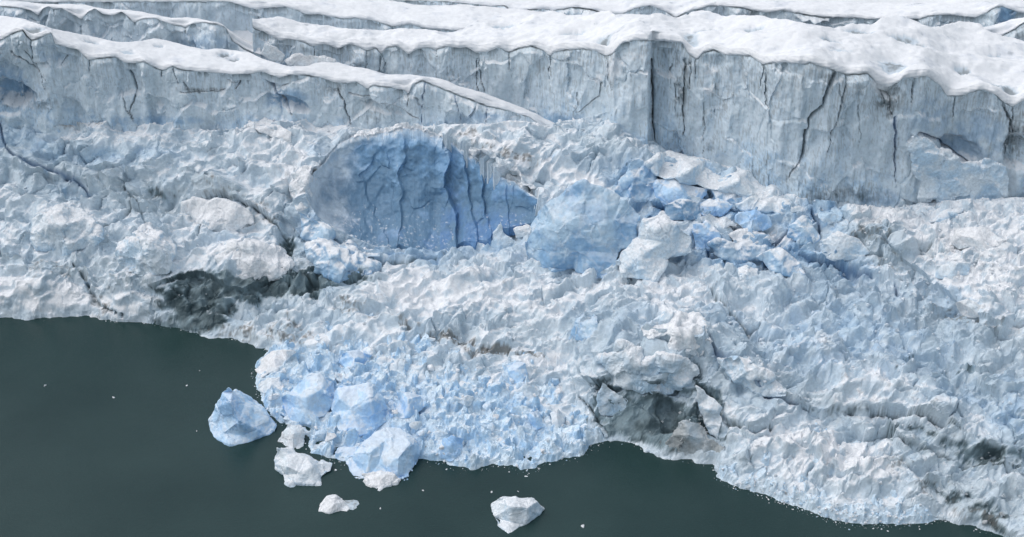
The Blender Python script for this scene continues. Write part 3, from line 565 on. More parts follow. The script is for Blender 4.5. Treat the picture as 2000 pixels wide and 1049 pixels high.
# the tall wall that runs right across
B_LIP = [(494, 52), (500, 56), (518, 63), (547, 79), (564, 76), (592, 81), (610, 90), (635, 85), (659, 95), (682, 86), (699, 90), (717, 99), (735, 93), (745, 106), (756, 92), (777, 90), (798, 106), (816, 95), (837, 92), (851, 97), (872, 90), (890, 93), (911, 92), (929, 102), (953, 100), (974, 92), (994, 102), (1017, 93), (1038, 90), (1059, 97), (1075, 109), (1080, 102), (1108, 97), (1140, 95), (1168, 100), (1181, 109), (1195, 106), (1215, 84), (1245, 78), (1299, 80), (1334, 84), (1344, 104), (1360, 116), (1374, 102), (1395, 97), (1413, 106), (1441, 108), (1466, 109), (1490, 125), (1512, 122), (1540, 122), (1568, 125), (1582, 122), (1610, 132), (1635, 139), (1653, 146), (1695, 143), (1712, 162), (1735, 170), (1755, 160), (1765, 150), (1790, 152), (1811, 148), (1836, 166), (1850, 187), (1878, 187), (1913, 174), (1942, 182), (1963, 201), (1977, 208), (2000, 196), (2060, 190), (2120, 205), (2300, 200)]
B_BASE = [(494, 100), (700, 160), (932, 240), (1055, 252), (1112, 243), (1179, 232), (1214, 252), (1249, 275), (1278, 282), (1302, 300), (1338, 310), (1406, 326), (1462, 330), (1490, 348), (1519, 366), (1561, 390), (1646, 400), (1751, 412), (1800, 400), (1840, 400), (1917, 400), (2000, 380), (2300, 380)]
B_BACK = [(494, 44), (500, 41), (539, 39), (582, 42), (650, 54), (703, 61), (766, 54), (809, 55), (876, 57), (914, 50), (960, 42), (1003, 34), (1073, 27), (1172, 30), (1214, 30), (1267, 26), (1302, 33), (1317, 39), (1350, 24), (1402, 25), (1448, 35), (1487, 33), (1564, 35), (1603, 44), (1653, 46), (1695, 39), (1734, 42), (1776, 35), (1822, 41), (1899, 58), (1935, 65), (1970, 78), (2000, 92), (2100, 80), (2300, 85)]
ridge('ice_cliff', 'tallest streaked ice wall, thickly snow-roofed, from the centre to the right edge', B_LIP, B_BASE, B_BACK, [(494, 440), (1000, 426), (1181, 408), (1200, 401), (1266, 397), (1274, 405), (1340, 400), (1450, 389), (1500, 380), (1560, 371), (1800, 371), (1850, 376), (2000, 374), (2300, 368)], dents=[(775, 80, 14, 12, .8), (985, 50, 26, 4, .8), (1120, 58, 30, 3, .7), (1170, 85, 24, 9, 1), (1205, 92, 20, 8, 1), (1350, 85, 16, 16, .8), (1385, 55, 30, 5, .8), (1470, 50, 26, 6, .9), (1625, 73, 22, 4, 1), (1680, 56, 34, 7, .8), (1765, 66, 34, 5, 1), (1800, 72, 14, 3, .9), (1640, 97, 34, 4, .6), (1745, 130, 34, 14, .8), (1880, 140, 18, 6, 1), (1895, 165, 20, 6, 1), (1940, 152, 16, 6, 1), (1945, 100, 16, 3, .9), (1975, 185, 18, 14, .9), (1555, 88, 40, 4, .5)], cap=2.0, rise=.6, sd=200, rows=200, caprows=90, streak=.75, lean=2.5, caprough=.8,
      cracks=[(.35, 1.2, 0, [(929, 105), (932, 140), (931, 190)]), (.45, 1.2, 0, [(1075, 106), (1076, 122)]), (.25, .5, 0, [(1129, 182), (1128, 205), (1118, 220)]), (.4, .8, 0, [(1175, 160), (1170, 190), (1150, 208), (1125, 220)]), (.8, 2.6, 0, [(1272, 120), (1275, 180), (1276, 280)]), (.3, .6, 0, [(1312, 130), (1308, 170)]),
              (.5, 1.2, 0, [(1340, 115), (1334, 180), (1335, 265)]), (.35, .8, 0, [(1350, 120), (1345, 170)]), (.3, .6, 0, [(1318, 160), (1318, 215)]), (.65, 1.4, 0, [(1492, 118), (1495, 150), (1497, 215)]), (.8, 1.8, 0, [(1630, 140), (1612, 180), (1606, 210), (1580, 235), (1573, 270), (1570, 305), (1545, 335), (1540, 350)]),
              (.5, 1.2, 0, [(1712, 165), (1738, 190), (1740, 225)]), (.4, 1.2, 0, [(1725, 180), (1728, 210)]), (.5, 1.4, 1, [(1748, 230), (1750, 300), (1745, 370)]), (.3, .5, 0, [(1375, 200), (1375, 250), (1372, 300)]), (.25, .4, 0, [(1675, 205), (1678, 280)]), (.7, 2.2, 1, [(1795, 262), (1830, 275), (1850, 300), (1890, 318), (1940, 322)]),
              (.7, 2.0, 0, [(1955, 190), (1968, 230), (1980, 260), (1966, 300)]), (.3, .6, 0, [(745, 100), (750, 125), (748, 135)]), (.35, .8, 0, [(768, 62), (775, 95), (798, 112)])],
      marks=[('hole', 1868, 292, 40, 18, 4.0), ('hole', 1985, 300, 26, 30, 5.0), ('hole', 1305, 120, 26, 26, 2.0), ('hole', 1395, 118, 22, 14, 1.5), ('hole', 1735, 175, 26, 16, 2.0), ('dirt', 1740, 195, 30, 34, 1.0), ('dirt', 1335, 170, 16, 60, .8), ('dirt', 1330, 230, 10, 40, .7), ('dirt', 1550, 340, 14, 50, .6), ('dirt', 1640, 385, 110, 22, .85), ('dirt', 1300, 110, 40, 40, .5), ('dirt', 1985, 270, 26, 60, .9), ('dirt', 1620, 145, 20, 16, .8), ('dirt', 1390, 285, 26, 20, .6), ('dirt', 1480, 330, 60, 14, .5), ('dirt', 1140, 190, 20, 30, .3), ('blue', 1690, 390, 80, 24, .5), ('blue', 1900, 270, 80, 60, .6), ('blue', 1080, 238, 60, 16, .8), ('blue', 1820, 230, 60, 50, .5),
             ('snow', 1200, 130, 16, 30, .8), ('snow', 1385, 140, 14, 8, .7), ('snow', 1385, 175, 12, 10, .8), ('snow', 1168, 155, 7, 10, .9), ('snow', 1722, 165, 22, 16, .9), ('snow', 1240, 112, 30, 10, .5)])
# rows behind
ridge('ice_cliff', 'thin jagged ice wall with rounded towers behind the left wall, top left', [(-300, 40), (-120, 20), (0, 12), (40, 15), (60, 20), (75, 30), (85, 15), (95, 12), (105, 18), (120, 16), (150, 32), (158, 38), (165, 32), (172, 22), (185, 16), (203, 28), (222, 30), (238, 22), (254, 36), (262, 44), (272, 38), (300, 34), (320, 42), (340, 48), (355, 50), (362, 54), (374, 46), (400, 43), (420, 46), (440, 52), (455, 80), (480, 96), (510, 108)],
      [(-300, 100), (0, 90), (100, 90), (300, 110), (510, 125)], [(-300, 20), (0, -3), (60, 7), (70, 14), (83, 6), (95, 3), (120, 9), (150, 21), (165, 11), (185, 6), (203, 16), (220, 26), (238, 11), (262, 26), (300, 24), (340, 40), (362, 49), (380, 36), (400, 33), (425, 37), (440, 44), (457, 68), (480, 88), (500, 98), (510, 104)],
      [(-300, 446), (510, 438)], cap=.7, rise=.3, sd=300, rows=60, caprows=26, edge=.4, streak=.35, marks=[('blue', 400, 90, 70, 22, .6), ('blue', 60, 60, 40, 30, .4)], slabs=.4)
ridge('ice_cliff', 'long flat grey ice wall in the second row behind, upper left', [(-300, 5), (380, 3), (450, 3), (470, 10), (500, 18), (520, 15), (540, 14), (560, 13), (575, 18), (600, 28), (620, 27), (652, 33), (684, 37), (690, 34), (735, 41), (766, 52), (802, 47), (837, 56), (880, 59), (900, 60), (1000, 64), (1320, 66)],
      [(-300, 60), (380, 60), (600, 90), (900, 90), (1320, 95)], [(-300, -25), (380, -14), (450, -8), (480, 2), (500, 8), (515, 3), (545, 4), (575, -4), (650, -2), (740, 0), (766, 3), (812, 10), (869, 8), (914, 12), (960, 19), (1000, 26), (1172, 30), (1267, 26), (1320, 40)],
      [(-300, 466), (500, 462), (700, 458), (900, 450), (1320, 440)], cap=1.3, rise=.6, sd=400, rows=60, caprows=40, streak=.5)
ridge('ice_cliff', 'low snow-roofed ice step furthest back at the top centre', [(760, 0), (860, 2), (900, 5), (930, 8), (960, 12), (985, 10), (1000, 20), (1040, 18), (1060, 16), (1080, 20), (1120, 14), (1150, 17), (1180, 25), (1215, 27), (1240, 16), (1270, 10), (1300, 22), (1320, 34), (1350, 20), (1370, 16), (1385, 11), (1448, 14), (1468, 20), (1500, 24), (1529, 20), (1560, 26), (1603, 33), (1650, 34), (1702, 37), (1794, 37), (1820, 30), (1853, 28), (1906, 34), (1928, 24), (1944, 14), (1958, 12), (1985, 22), (2020, 30), (2300, 35)],
      [(760, 40), (1300, 50), (1603, 60), (1900, 80), (2300, 100)], [(760, -20), (1100, -14), (1300, -8), (1600, 2), (1900, 6), (2000, 2), (2300, 0)], [(760, 478), (1300, 465), (1600, 452), (1900, 440), (2300, 436)], cap=1.1, rise=.5, sd=500, rows=60, caprows=40, streak=.6,
      marks=[('blue', 1965, 30, 22, 24, 1.0), ('dirt', 1470, 22, 16, 14, .9), ('dirt', 1030, 20, 30, 5, .9), ('dirt', 1900, 35, 30, 16, .6), ('dirt', 1610, 38, 14, 8, .7)], slabs=.4)
ridge('ice_cliff', 'short ice buttress streaked with dirt, in the far upper right corner', [(1905, 66), (1935, 68), (1950, 72), (1975, 60), (2000, 44), (2040, 40), (2300, 60)], [(1905, 80), (1935, 90), (2000, 120), (2300, 120)], [(1905, 58), (1930, 52), (1950, 50), (1970, 40), (2000, 33), (2300, 35)], [(1905, 424), (2300, 418)], cap=.8, rise=.3, sd=600, rows=40, caprows=24, marks=[('dirt', 1990, 70, 30, 20, .6)])
# the snowfield beyond
xx = np.linspace(-420, 420, 200)[None]; yv = np.linspace(448, 900, 160)[:, None]
xs_ = xx*(yv/600)*1.2; P = np.stack([xs_+0*yv, yv+0*xs_, 0*xs_+0*yv], -1); pf = P.reshape(-1, 3)
P[..., 2] = 44+(yv-448)*.05-8*ss(470-yv, 0, 22)+(fbm(pf/40, 4, 700)*5+fbm(pf/np.array([60, 12, 1]), 3, 701, ridged=True)*3).reshape(P.shape[:2])
o = mesh_obj('snowfield', P.reshape(-1, 3), grid_faces(160, 200), M_SNOW, np.tile(SNOW, (P.shape[0]*P.shape[1], 1)), None, True)
tag(o, 'snow-covered glacier surface stretching back beyond the last walls', None, kind='structure')
# ================================================================ BLOCKS, SLABS AND BERGS
SU, SV, SD = to_px(SL); SU, SV, SD = SU.ravel(), SV.ravel(), SD.ravel(); SLf = SL.reshape(-1, 3)
def ground_y(u, v, water=False):
    if water: return float(at_z(u, v, 0)[1])
    m = (np.abs(SU-u) < 5) & (np.abs(SV-v) < 5)
    if not m.any(): return float(at_z(u, v, 12)[1])
    return float(np.median(SLf[np.flatnonzero(m), 1]))
KINDS_ = dict(blue=(np.array((.44, .60, .74)), np.array((.25, .43, .64)), .55), pale=(PALE, LBLUE, .5), deep=(LBLUE*.8, BLUE, .75), white=(SNOW*.95, PALE, .35), dirty=(GREY, DIRT, .8), grey=(ICE, GREY, .6), sky=(np.array((.50, .70, .90)), np.array((.34, .56, .84)), .55))
def block(name, label, cat, outline, inner, kind='pale', f0=.5, water=False, thick=.6, group=None, rough=1.0, snow=.8, seed=0, res=.45, mat=None, parent=None, yb=None, dirt=0.):
    ro = random.Random(int(outline[0][0]*3+outline[0][1])); fine_ = []
    for i in range(len(outline)):                                       # broken, not ruled, edges
        a_, b_ = outline[i], outline[(i+1) % len(outline)]; fine_.append(a_)
        Lp = math.hypot(b_[0]-a_[0], b_[1]-a_[1])
        if Lp > 9:
            k_ = 3 if Lp > 22 else 2
            for j_ in range(1, k_):
                t_ = j_/k_; off_ = ro.gauss(0, .055)*Lp; nx_, ny_ = -(b_[1]-a_[1])/Lp, (b_[0]-a_[0])/Lp
                fa_ = a_[2] if len(a_) > 2 else f0; fb_ = b_[2] if len(b_) > 2 else f0
                fine_.append((a_[0]+(b_[0]-a_[0])*t_+nx_*off_, a_[1]+(b_[1]-a_[1])*t_+ny_*off_, fa_+(fb_-fa_)*t_))
    outline = fine_
    us = [p[0] for p in outline]; vs = [p[1] for p in outline]
    ib = int(np.argmax(vs)); ub, vb = us[ib], vs[ib]
    yb = ground_y(ub, vb, water) if yb is None else yb
    def place(p):
        f = p[2] if len(p) > 2 else f0
        yh = ground_y(p[0], p[1], water) if f != 0 else yb
        return Vector(at_y(p[0], p[1], yb+f*(yh-yb)))
    pts = list(outline)+list(inner); n = len(outline)
    V = [place(p) for p in pts]
    tri = delaunay_2d_cdt([Vector((p[0], p[1])) for p in pts], [(i, (i+1) % n) for i in range(n)], [], 1, 1e-4)
    vc, faces = tri[0], tri[2]
    idx = [min(range(len(pts)), key=lambda j: (pts[j][0]-q.x)**2+(pts[j][1]-q.y)**2) for q in vc]
    bm = bmesh.new(); bv = [bm.verts.new(p) for p in V]
    cen = sum(V[:n], Vector())/n; wdt = max(v.x for v in V[:n])-min(v.x for v in V[:n])
    T = thick*wdt
    bk = []
    for i in range(n):
        p = V[i]; q = p.lerp(cen, .25)+Vector((0, T*.8, -T*.45)); 
        if water and p.z < .3: q.z = -1.5
        bk.append(bm.verts.new(q))
    for f in faces:
        try: bm.faces.new([bv[idx[j]] for j in f])
        except ValueError: pass
    for i in range(n):
        j = (i+1) % n
        try: bm.faces.new((bv[i], bv[j], bk[j], bk[i]))
        except ValueError: pass
    try: bm.faces.new(bk[::-1])
    except ValueError: pass
    bmesh.ops.recalc_face_normals(bm, faces=bm.faces)
    bmesh.ops.triangulate(bm, faces=bm.faces)
    for it in range(9):
        if it == 3 and not water: bmesh.ops.smooth_vert(bm, verts=bm.verts, factor=.3, use_axis_x=True, use_axis_y=True, use_axis_z=True)
        e = [e for e in bm.edges if e.calc_length() > max(res, wdt/90)*1.5]
        if not e or len(bm.verts) > 26000: break
        bmesh.ops.subdivide_edges(bm, edges=e, cuts=1, use_grid_fill=False)
        bmesh.ops.triangulate(bm, faces=[f for f in bm.faces if len(f.verts) > 3])
    bmesh.ops.smooth_vert(bm, verts=bm.verts, factor=.5, use_axis_x=True, use_axis_y=True, use_axis_z=True)
    bm.normal_update()
    me = bpy.data.meshes.new(name)
    P = np.array([v.co for v in bm.verts]); Nm = np.array([v.normal for v in bm.verts])
    sc_ = max(.5, min(1.6, wdt/9)); seed = seed or int(abs(ub*7+vb))
    va, ea, _ = voro((P+fbm(P/1.5, 2, seed+3)[:, None]*.5)/(3.2*sc_), seed, 1.1)
    d = fbm(P/(3.6*sc_), 4, seed+1, .5, True)*.36*sc_+fbm(P/(5*sc_), 2, seed+8)*.6*sc_+va*.28*sc_+fbm(P/.9, 3, seed+2)*.10-.1
    P = P+Nm*(d*rough)[:, None]
    for v, p in zip(bm.verts, P): v.co = p
    bm.normal_update(); Nm = np.array([v.normal for v in bm.verts])
    a, b_, mixv = KINDS_[kind]
    m1 = fbm(P/(1.8*sc_), 4, seed+5, .6); m2 = fbm(P/(5*sc_), 3, seed+6); m3 = fbm(P/.6, 3, seed+7)
    c = lerp(np.tile(a, (len(P), 1)), b_, ss(m1*.7+m2+mixv-.5+.3*(.3-Nm[:, 2]), -.35, .5))
    c = lerp(c, SNOW, np.clip(snow*1.1*ss(Nm[:, 2]+.6*m1+.2*m3+.3*m2, .50, .9), 0, 1))
    c = lerp(c, PALE, .5*ss(m1-.5*m2, .1, .5))
    c = lerp(c, SNOW*.96, .25*ss(ea+.1*m1, .08, .0))
    if dirt: c = lerp(c, DIRT*.8, np.clip(dirt*ss(m3+m1, .1, .6), 0, .9))
    bm.to_mesh(me); bm.free(); paint(me, c)
    off = Vector((cen.x, cen.y, 0 if water else min(v.z for v in V[:n])))
    if parent is not None: off = parent.location.copy()
    for_co = np.empty(len(me.vertices)*3, np.float32); me.vertices.foreach_get('co', for_co)
    for_co = for_co.reshape(-1, 3)-np.array(off, dtype=np.float32); me.vertices.foreach_set('co', for_co.ravel())
    me.materials.append(mat or (M_BLUE if kind in ('blue', 'deep', 'sky') else M_CHUNK)); me.update()
    o = bpy.data.objects.new(name, me); COL.objects.link(o)
    if parent is not None: o.parent = parent
    else: o.location = off; tag(o, label, cat, group)
    return o

S_ = 'ice_block'
block('ice_slab', 'big pointed pale blue ice slab leaning right of the deep blue hollow', 'ice slab',
      [(1140, 352), (1161, 359), (1200, 379), (1232, 400), (1253, 421), (1246, 446), (1242, 474), (1216, 487), (1205, 509), (1207, 536, .6), (1180, 545, .8), (1151, 545, .9), (1119, 526, .9), (1087, 530, .9), (1060, 522, .9), (1030, 508, .9), (1024, 481, .6), (1038, 439, .5), (1063, 398, .5), (1105, 373, .5)],
      [(1140, 385, .42), (1180, 440, .28), (1090, 440, .32), (1130, 490, .35), (1200, 430, .36)], 'blue', f0=.42, thick=.35, snow=.22, rough=.9)
block(S_, 'rounded pale ice block joined to the right side of the big pointed slab', 'ice block',
      [(1257, 425), (1295, 416), (1320, 439), (1350, 460), (1352, 492), (1313, 497), (1295, 530), (1278, 550), (1249, 543), (1214, 543), (1204, 509), (1221, 487), (1249, 467)], [(1285, 450, .3), (1250, 500, .25), (1300, 470, .3)], 'pale', f0=.42, thick=.4, rough=1.5)
block(S_, 'upright light blue ice tooth above the big pointed slab', 'ice block', [(1211, 345), (1232, 314), (1249, 307), (1278, 328), (1285, 353), (1280, 385, .9), (1245, 396, .9), (1215, 388, .9), (1200, 372)], [(1240, 350, .3)], 'blue', thick=.5)
block('ice_spike', 'small sharp pale spike of ice between the deep blue hollow and the pointed slab', 'ice spike', [(978, 431), (988, 456), (1012, 470), (1008, 488), (985, 500), (950, 504), (930, 496), (947, 478), (962, 455)], [(976, 468, 0)], 'pale', thick=.4, f0=.12, yb=371)
block('ice_slab', 'thin snow-dusted ice slab tipped over behind the small spike', 'ice slab', [(1000, 446), (1030, 436), (1048, 446), (1030, 462), (1008, 466)], [(1022, 450, 0)], 'white', thick=.4, f0=.1, yb=372)
block(S_, 'square grey-blue ice tower with a pointed top, on the rubble shelf under the tallest wall', 'ice block', [(1783, 393), (1808, 370), (1843, 352), (1878, 368), (1882, 410), (1852, 428, .9), (1818, 434, .9), (1798, 412)], [(1822, 388, .25), (1850, 375, .35), (1850, 415, .4)], 'pale', thick=.5)
block(S_, 'flat-fronted pale ice block capped with snow, right of the square tower', 'ice block', [(1871, 449), (1900, 444), (1935, 447), (1966, 470), (1940, 484, .9), (1871, 490, .9), (1861, 479)], [(1900, 465, .3)], 'white', thick=.5)
block(S_, 'long low ice block near the middle of the right-hand rubble shelf', 'ice block', [(1829, 518), (1860, 510), (1896, 513), (1894, 537, .9), (1860, 545, .9), (1829, 542, .9)], [(1862, 526, .3)], 'pale', thick=.5)
block(S_, 'low ice block on the lip of the rubble shelf, above the dirty patch', 'ice block', [(1866, 590), (1890, 584), (1925, 596), (1940, 610), (1915, 622, .9), (1880, 618, .9)], [(1895, 603, .3)], 'white', thick=.5)
block('ice_slab', 'tall sloping ice slab propped against the tallest wall near the right edge', 'ice slab', [(1780, 262), (1808, 268), (1839, 293), (1871, 310), (1906, 321), (1938, 310), (1966, 324), (1968, 367), (1963, 390), (1899, 400), (1840, 398), (1800, 392), (1786, 340), (1780, 300)], [(1830, 330, 0), (1900, 350, 0), (1940, 340, 0)], 'pale', f0=0, yb=367, thick=.12, snow=.8, rough=1.8)
block(S_, 'snow-dusted grey ice block at the foot of the dark ice face by the water', 'ice block', [(1324, 824), (1345, 819), (1375, 828), (1392, 858), (1422, 878), (1388, 898, .95), (1341, 892, .95), (1290, 873, .95), (1311, 849)], [(1345, 850, .3), (1375, 860, .35)], 'grey', thick=.4, snow=.9, dirt=.12)
block('ice_slab', 'pale upright ice slab beside the left end of the dark ice face', 'ice slab', [(1175, 745), (1197, 762), (1229, 784), (1224, 807), (1190, 815), (1160, 806), (1163, 780)], [(1195, 788, .2)], 'pale', thick=.35, f0=.3)
block('ice_slab', 'narrow pale fin of ice at the right end of the dark ice face', 'ice slab', [(1358, 750), (1375, 762), (1405, 790), (1412, 820), (1401, 856), (1388, 850), (1375, 815), (1360, 780)], [(1385, 800, .25)], 'pale', thick=.4)
block(S_, 'fallen snow-topped block with a cracked side at the foot of the low left wall', 'ice block', [(483, 242), (490, 232), (529, 235), (571, 258), (566, 279), (529, 268), (508, 260)], [(520, 250, .4)], 'white', thick=.4, dirt=.25)
block(S_, 'broad snow-covered block under the long dark crack on the left slope', 'ice block', [(353, 395), (388, 387), (441, 390), (487, 409), (496, 435), (458, 455, .9), (427, 458, .9), (400, 440, .9), (353, 413)], [(420, 410, .45), (440, 435, .35)], 'white', thick=.35, dirt=.15)
block(S_, 'smooth grey-blue block in the centre just above the brash ice apron', 'ice block', [(1144, 609), (1168, 615), (1174, 654, .9), (1140, 664, .9), (1108, 664, .9), (1122, 633)], [(1148, 638, .3)], 'blue', thick=.4, snow=.3)
block(S_, 'rounded ice block lying between the low left wall and the wall behind it', 'ice block', [(508, 104), (516, 84), (539, 91), (557, 108), (552, 122), (525, 118)], [(530, 103, -.0)], 'white', yb=424, f0=0, thick=.5)
block(S_, 'snow-covered ice hump behind the low left wall, right of the rounded block', 'ice block', [(557, 118), (575, 108), (605, 105), (631, 110), (655, 118), (640, 134), (590, 134)], [(600, 120, 0)], 'white', yb=423, f0=0, thick=.4)
# blocks of the blue shattered band
BB = [('white-topped ice plate tipped across the blue band, left of the others', 'white', [(1365, 426), (1385, 414), (1434, 433), (1440, 443), (1400, 446), (1375, 440)], [(1400, 430, .6)]),
      ('white-topped ice plate in the blue band, just below the squarish blue block', 'white', [(1420, 458), (1452, 446), (1476, 453), (1497, 463), (1514, 472), (1469, 480), (1440, 474)], [(1465, 462, .6)]),
      ('squarish pale blue block standing in the middle of the blue band', 'sky', [(1434, 434), (1441, 414), (1476, 409), (1505, 423), (1510, 441), (1490, 452), (1469, 457), (1450, 448)], [(1470, 430, .25)]),
      ('tall blue block at the right end of the blue band, beside a vertical crack', 'blue', [(1541, 441), (1568, 421), (1588, 430), (1602, 467), (1585, 480), (1560, 478), (1540, 460)], [(1570, 448, .25)]),
      ('light blue block under the crest at the upper left of the blue band', 'sky', [(1365, 395), (1385, 388), (1412, 389), (1432, 400), (1415, 419), (1390, 424), (1368, 420)], [(1397, 402, .25)]),
      ('long pale block lying just below the snowy crest of the blue band', 'pale', [(1434, 398), (1469, 382), (1520, 388), (1566, 400), (1570, 414), (1526, 420), (1478, 413), (1445, 412)], [(1500, 400, .35)]),
      ('long deep blue block low in the blue band, above a blue cleft', 'deep', [(1383, 476), (1441, 472), (1497, 481), (1494, 503), (1441, 517), (1410, 505)], [(1440, 490, .3)]),
      ('grey-blue wedge at the lower right of the blue band', 'blue', [(1476, 502), (1519, 486), (1554, 506), (1572, 535), (1560, 545), (1512, 532)], [(1525, 512, .3)]),
      ('saw-edged blue block at the left end of the blue band, over a deep cleft', 'deep', [(1296, 398), (1330, 388), (1365, 396), (1370, 424), (1340, 432), (1300, 430)], [(1330, 408, .25)]),
      ('pale block at the far right of the blue band where the snow shelf begins', 'pale', [(1602, 404), (1630, 398), (1648, 412), (1642, 432), (1612, 440), (1598, 425)], [(1622, 415, .3)]),
      ('small pale cube under the deep blue block of the blue band', 'pale', [(1440, 524), (1458, 516), (1480, 524), (1482, 540), (1460, 548), (1443, 541)], [(1460, 528, .25)])]
BB += [('long tilted pale slab forming the crest that climbs left above the blue band', 'pale', [(1262, 318), (1300, 298), (1340, 302), (1400, 322), (1462, 324), (1500, 346), (1560, 388), (1535, 398), (1470, 384), (1400, 372), (1330, 356), (1285, 345)], [(1350, 330, .2), (1440, 352, .2), (1510, 372, .25)]),
       ('angular light blue block under the tilted crest slab, left half of the blue band', 'sky', [(1284, 352), (1330, 354), (1385, 370), (1372, 392), (1330, 392), (1296, 402), (1280, 380)], [(1325, 372, .15)]),
       ('angular pale blue block under the tilted crest slab, middle of the blue band', 'blue', [(1388, 372), (1440, 376), (1480, 388), (1462, 402), (1432, 402), (1400, 394)], [(1430, 386, .15)]),
       ('upright blue-white block beside the rounded pale block, below the deep cleft', 'sky', [(1352, 436), (1380, 430), (1404, 450), (1412, 478), (1385, 492), (1356, 486)], [(1380, 458, .2)]),
       ('blocky pale mass at the right end of the band, above the long blue cleft', 'pale', [(1606, 470), (1640, 456), (1680, 466), (1700, 492), (1672, 512), (1628, 508), (1604, 494)], [(1650, 482, .2)])]
for lb, kd_, ol, inn in BB: block(S_, lb, 'ice block', ol, inn, kd_, f0=.5, thick=.45, group='blocks of the shattered blue band', res=.35)
# rounded masses on the slope
MM = [('smooth pale ice boss under the left end of the low left wall', 'pale', [(60, 430), (110, 405), (170, 412), (200, 445), (185, 485), (120, 500), (70, 480)], [(130, 440, .3), (150, 470, .4)]),
      ('broad pale ice boss left of centre, over the dark clear ice', 'pale', [(235, 480), (270, 440), (320, 452), (345, 490), (330, 530), (285, 545), (245, 530)], [(290, 480, .3), (270, 510, .4)]),
      ('humped pale ice mass capped with snow, just left of the vertical cleft', 'white', [(420, 505), (450, 480), (510, 478), (555, 490), (572, 515), (545, 545), (480, 550), (430, 535)], [(500, 500, .4), (470, 525, .3)]),
      ('folded blue-grey ice lip curling under the left side of the hollow', 'blue', [(580, 410), (610, 425), (660, 455), (720, 480), (740, 500), (700, 506), (640, 490), (595, 460)], [(640, 455, .35), (690, 485, .35)]),
      ('lumpy blue-grey ice mound below the left side of the hollow', 'blue', [(598, 478), (640, 462), (700, 492), (742, 515), (725, 535), (675, 550), (620, 530)], [(650, 495, .3), (690, 520, .35)]),
      ('ribbed pale ice brow over the dark ice face', 'pale', [(1165, 700), (1210, 672), (1270, 680), (1330, 700), (1362, 730), (1340, 762), (1270, 768), (1200, 752)], [(1250, 710, .3), (1310, 735, .3)]),
      ('white ice shoulder right of the ribbed brow', 'white', [(1250, 640), (1300, 615), (1370, 622), (1392, 660), (1375, 700), (1320, 690), (1270, 676)], [(1320, 650, .4)]),
      ('pale wedge of ice above the long crack on the right slope', 'pale', [(1400, 700), (1440, 690), (1500, 730), (1530, 770), (1490, 776), (1430, 745)], [(1460, 725, .3)])]
MM += [('snow-smothered ice shoulder along the left rim of the deep blue hollow', 'white', [(566, 340), (600, 322), (634, 318), (630, 345), (612, 378), (604, 408), (582, 412), (566, 380)], [(598, 362, .55)]),
       ('dirt-speckled white ice rim at the upper right edge of the deep blue hollow', 'white', [(915, 286), (955, 296), (1000, 322), (1046, 366), (1066, 394), (1036, 392), (1000, 366), (962, 344), (925, 312)], [(975, 328, .55), (1020, 362, .55)])]
for lb, kd_, ol, inn in MM: block('ice_mass', lb, 'ice mass', ol, inn, kd_, f0=.72, thick=.3, rough=2.0, res=.45, snow=.9)

# ---------------------------------------------------------------- floating ice
bg_ = 'icebergs'
block('iceberg', 'pyramid-shaped light blue iceberg floating left of the brash ice apron', 'iceberg', [(446, 758, .3), (473, 777, .5), (494, 794, .55), (511, 801, .6), (524, 818, .7), (537, 832, .85), (533, 845, 1), (507, 856, 1), (469, 868, 1), (439, 867, 1), (418, 855, 1), (409, 838, 1), (407, 820, .8), (422, 790, .6)], [(450, 785, .2), (467, 822, .12), (436, 846, .6), (500, 838, .5), (470, 850, .6)], 'sky', water=True, thick=.7, snow=.4, res=.25, rough=.8)
block('iceberg', 'small white crumbly iceberg in the gap between the blue pyramid and the brash ice', 'iceberg', [(562, 828, .5), (588, 830, .5), (596, 845, .6), (592, 871, 1), (579, 879, 1), (558, 872, 1), (543, 862, 1), (550, 845, .7)], [(572, 848, .3)], 'white', water=True, thick=.7, res=.22, rough=.9)
block('iceberg', 'split blue and grey-white iceberg floating below the small crumbly one', 'iceberg', [(539, 874, .6), (562, 888, .6), (588, 890, .65), (622, 905, .7), (650, 905, .8), (646, 920, .9), (630, 930, .9), (626, 948, 1), (590, 946, 1), (558, 944, 1), (556, 926, .9), (539, 917, 1), (535, 898, .8)], [(562, 912, .4), (605, 915, .45), (590, 925, .4)], 'pale', water=True, thick=.7, res=.25, snow=.6, rough=.9)
b4 = block('iceberg', 'largest blue iceberg, flat-topped, crushed ice at its foot, at the brash ice edge', 'iceberg', [(732, 845, .62), (758, 836, .62), (792, 841, .62), (812, 858, .65), (822, 878, .75), (813, 909, .9), (796, 936, 1), (775, 938, 1), (715, 936, 1), (698, 938, 1), (681, 919, 1), (675, 904, .95), (690, 886, .7), (712, 865, .62)], [(724, 884, .38), (779, 894, .32), (800, 868, .5), (740, 905, .55), (752, 860, .55)], 'sky', water=True, thick=.6, snow=.5, res=.3, rough=.7)
block('crushed_ice', None, None, [(711, 938, 1), (707, 926, .8), (728, 922, .7), (745, 920, .7), (770, 928, .7), (783, 937, .9), (775, 945, 1), (754, 950, 1), (741, 959, 1), (724, 952, 1)], [(745, 935, .5)], 'white', water=True, thick=.3, res=.18, rough=1.3, parent=b4)
b5 = block('iceberg', 'low rounded white iceberg with a sunken foot, alone below the brash ice', 'iceberg', [(639, 971, .6), (655, 968, .6), (672, 980, .7), (684, 994, .95), (677, 999, 1), (643, 1004, 1), (622, 999, 1), (626, 984, .8)], [(652, 984, .4)], 'white', water=True, thick=.7, res=.2, rough=.8)
block('sunken_foot', None, None, [(672, 976, .96), (700, 978, .96), (707, 990, 1), (690, 997, 1), (672, 996, 1)], [(690, 986, .93)], 'grey', water=True, thick=.4, res=.25, rough=.4, snow=0, parent=b5, dirt=.5)
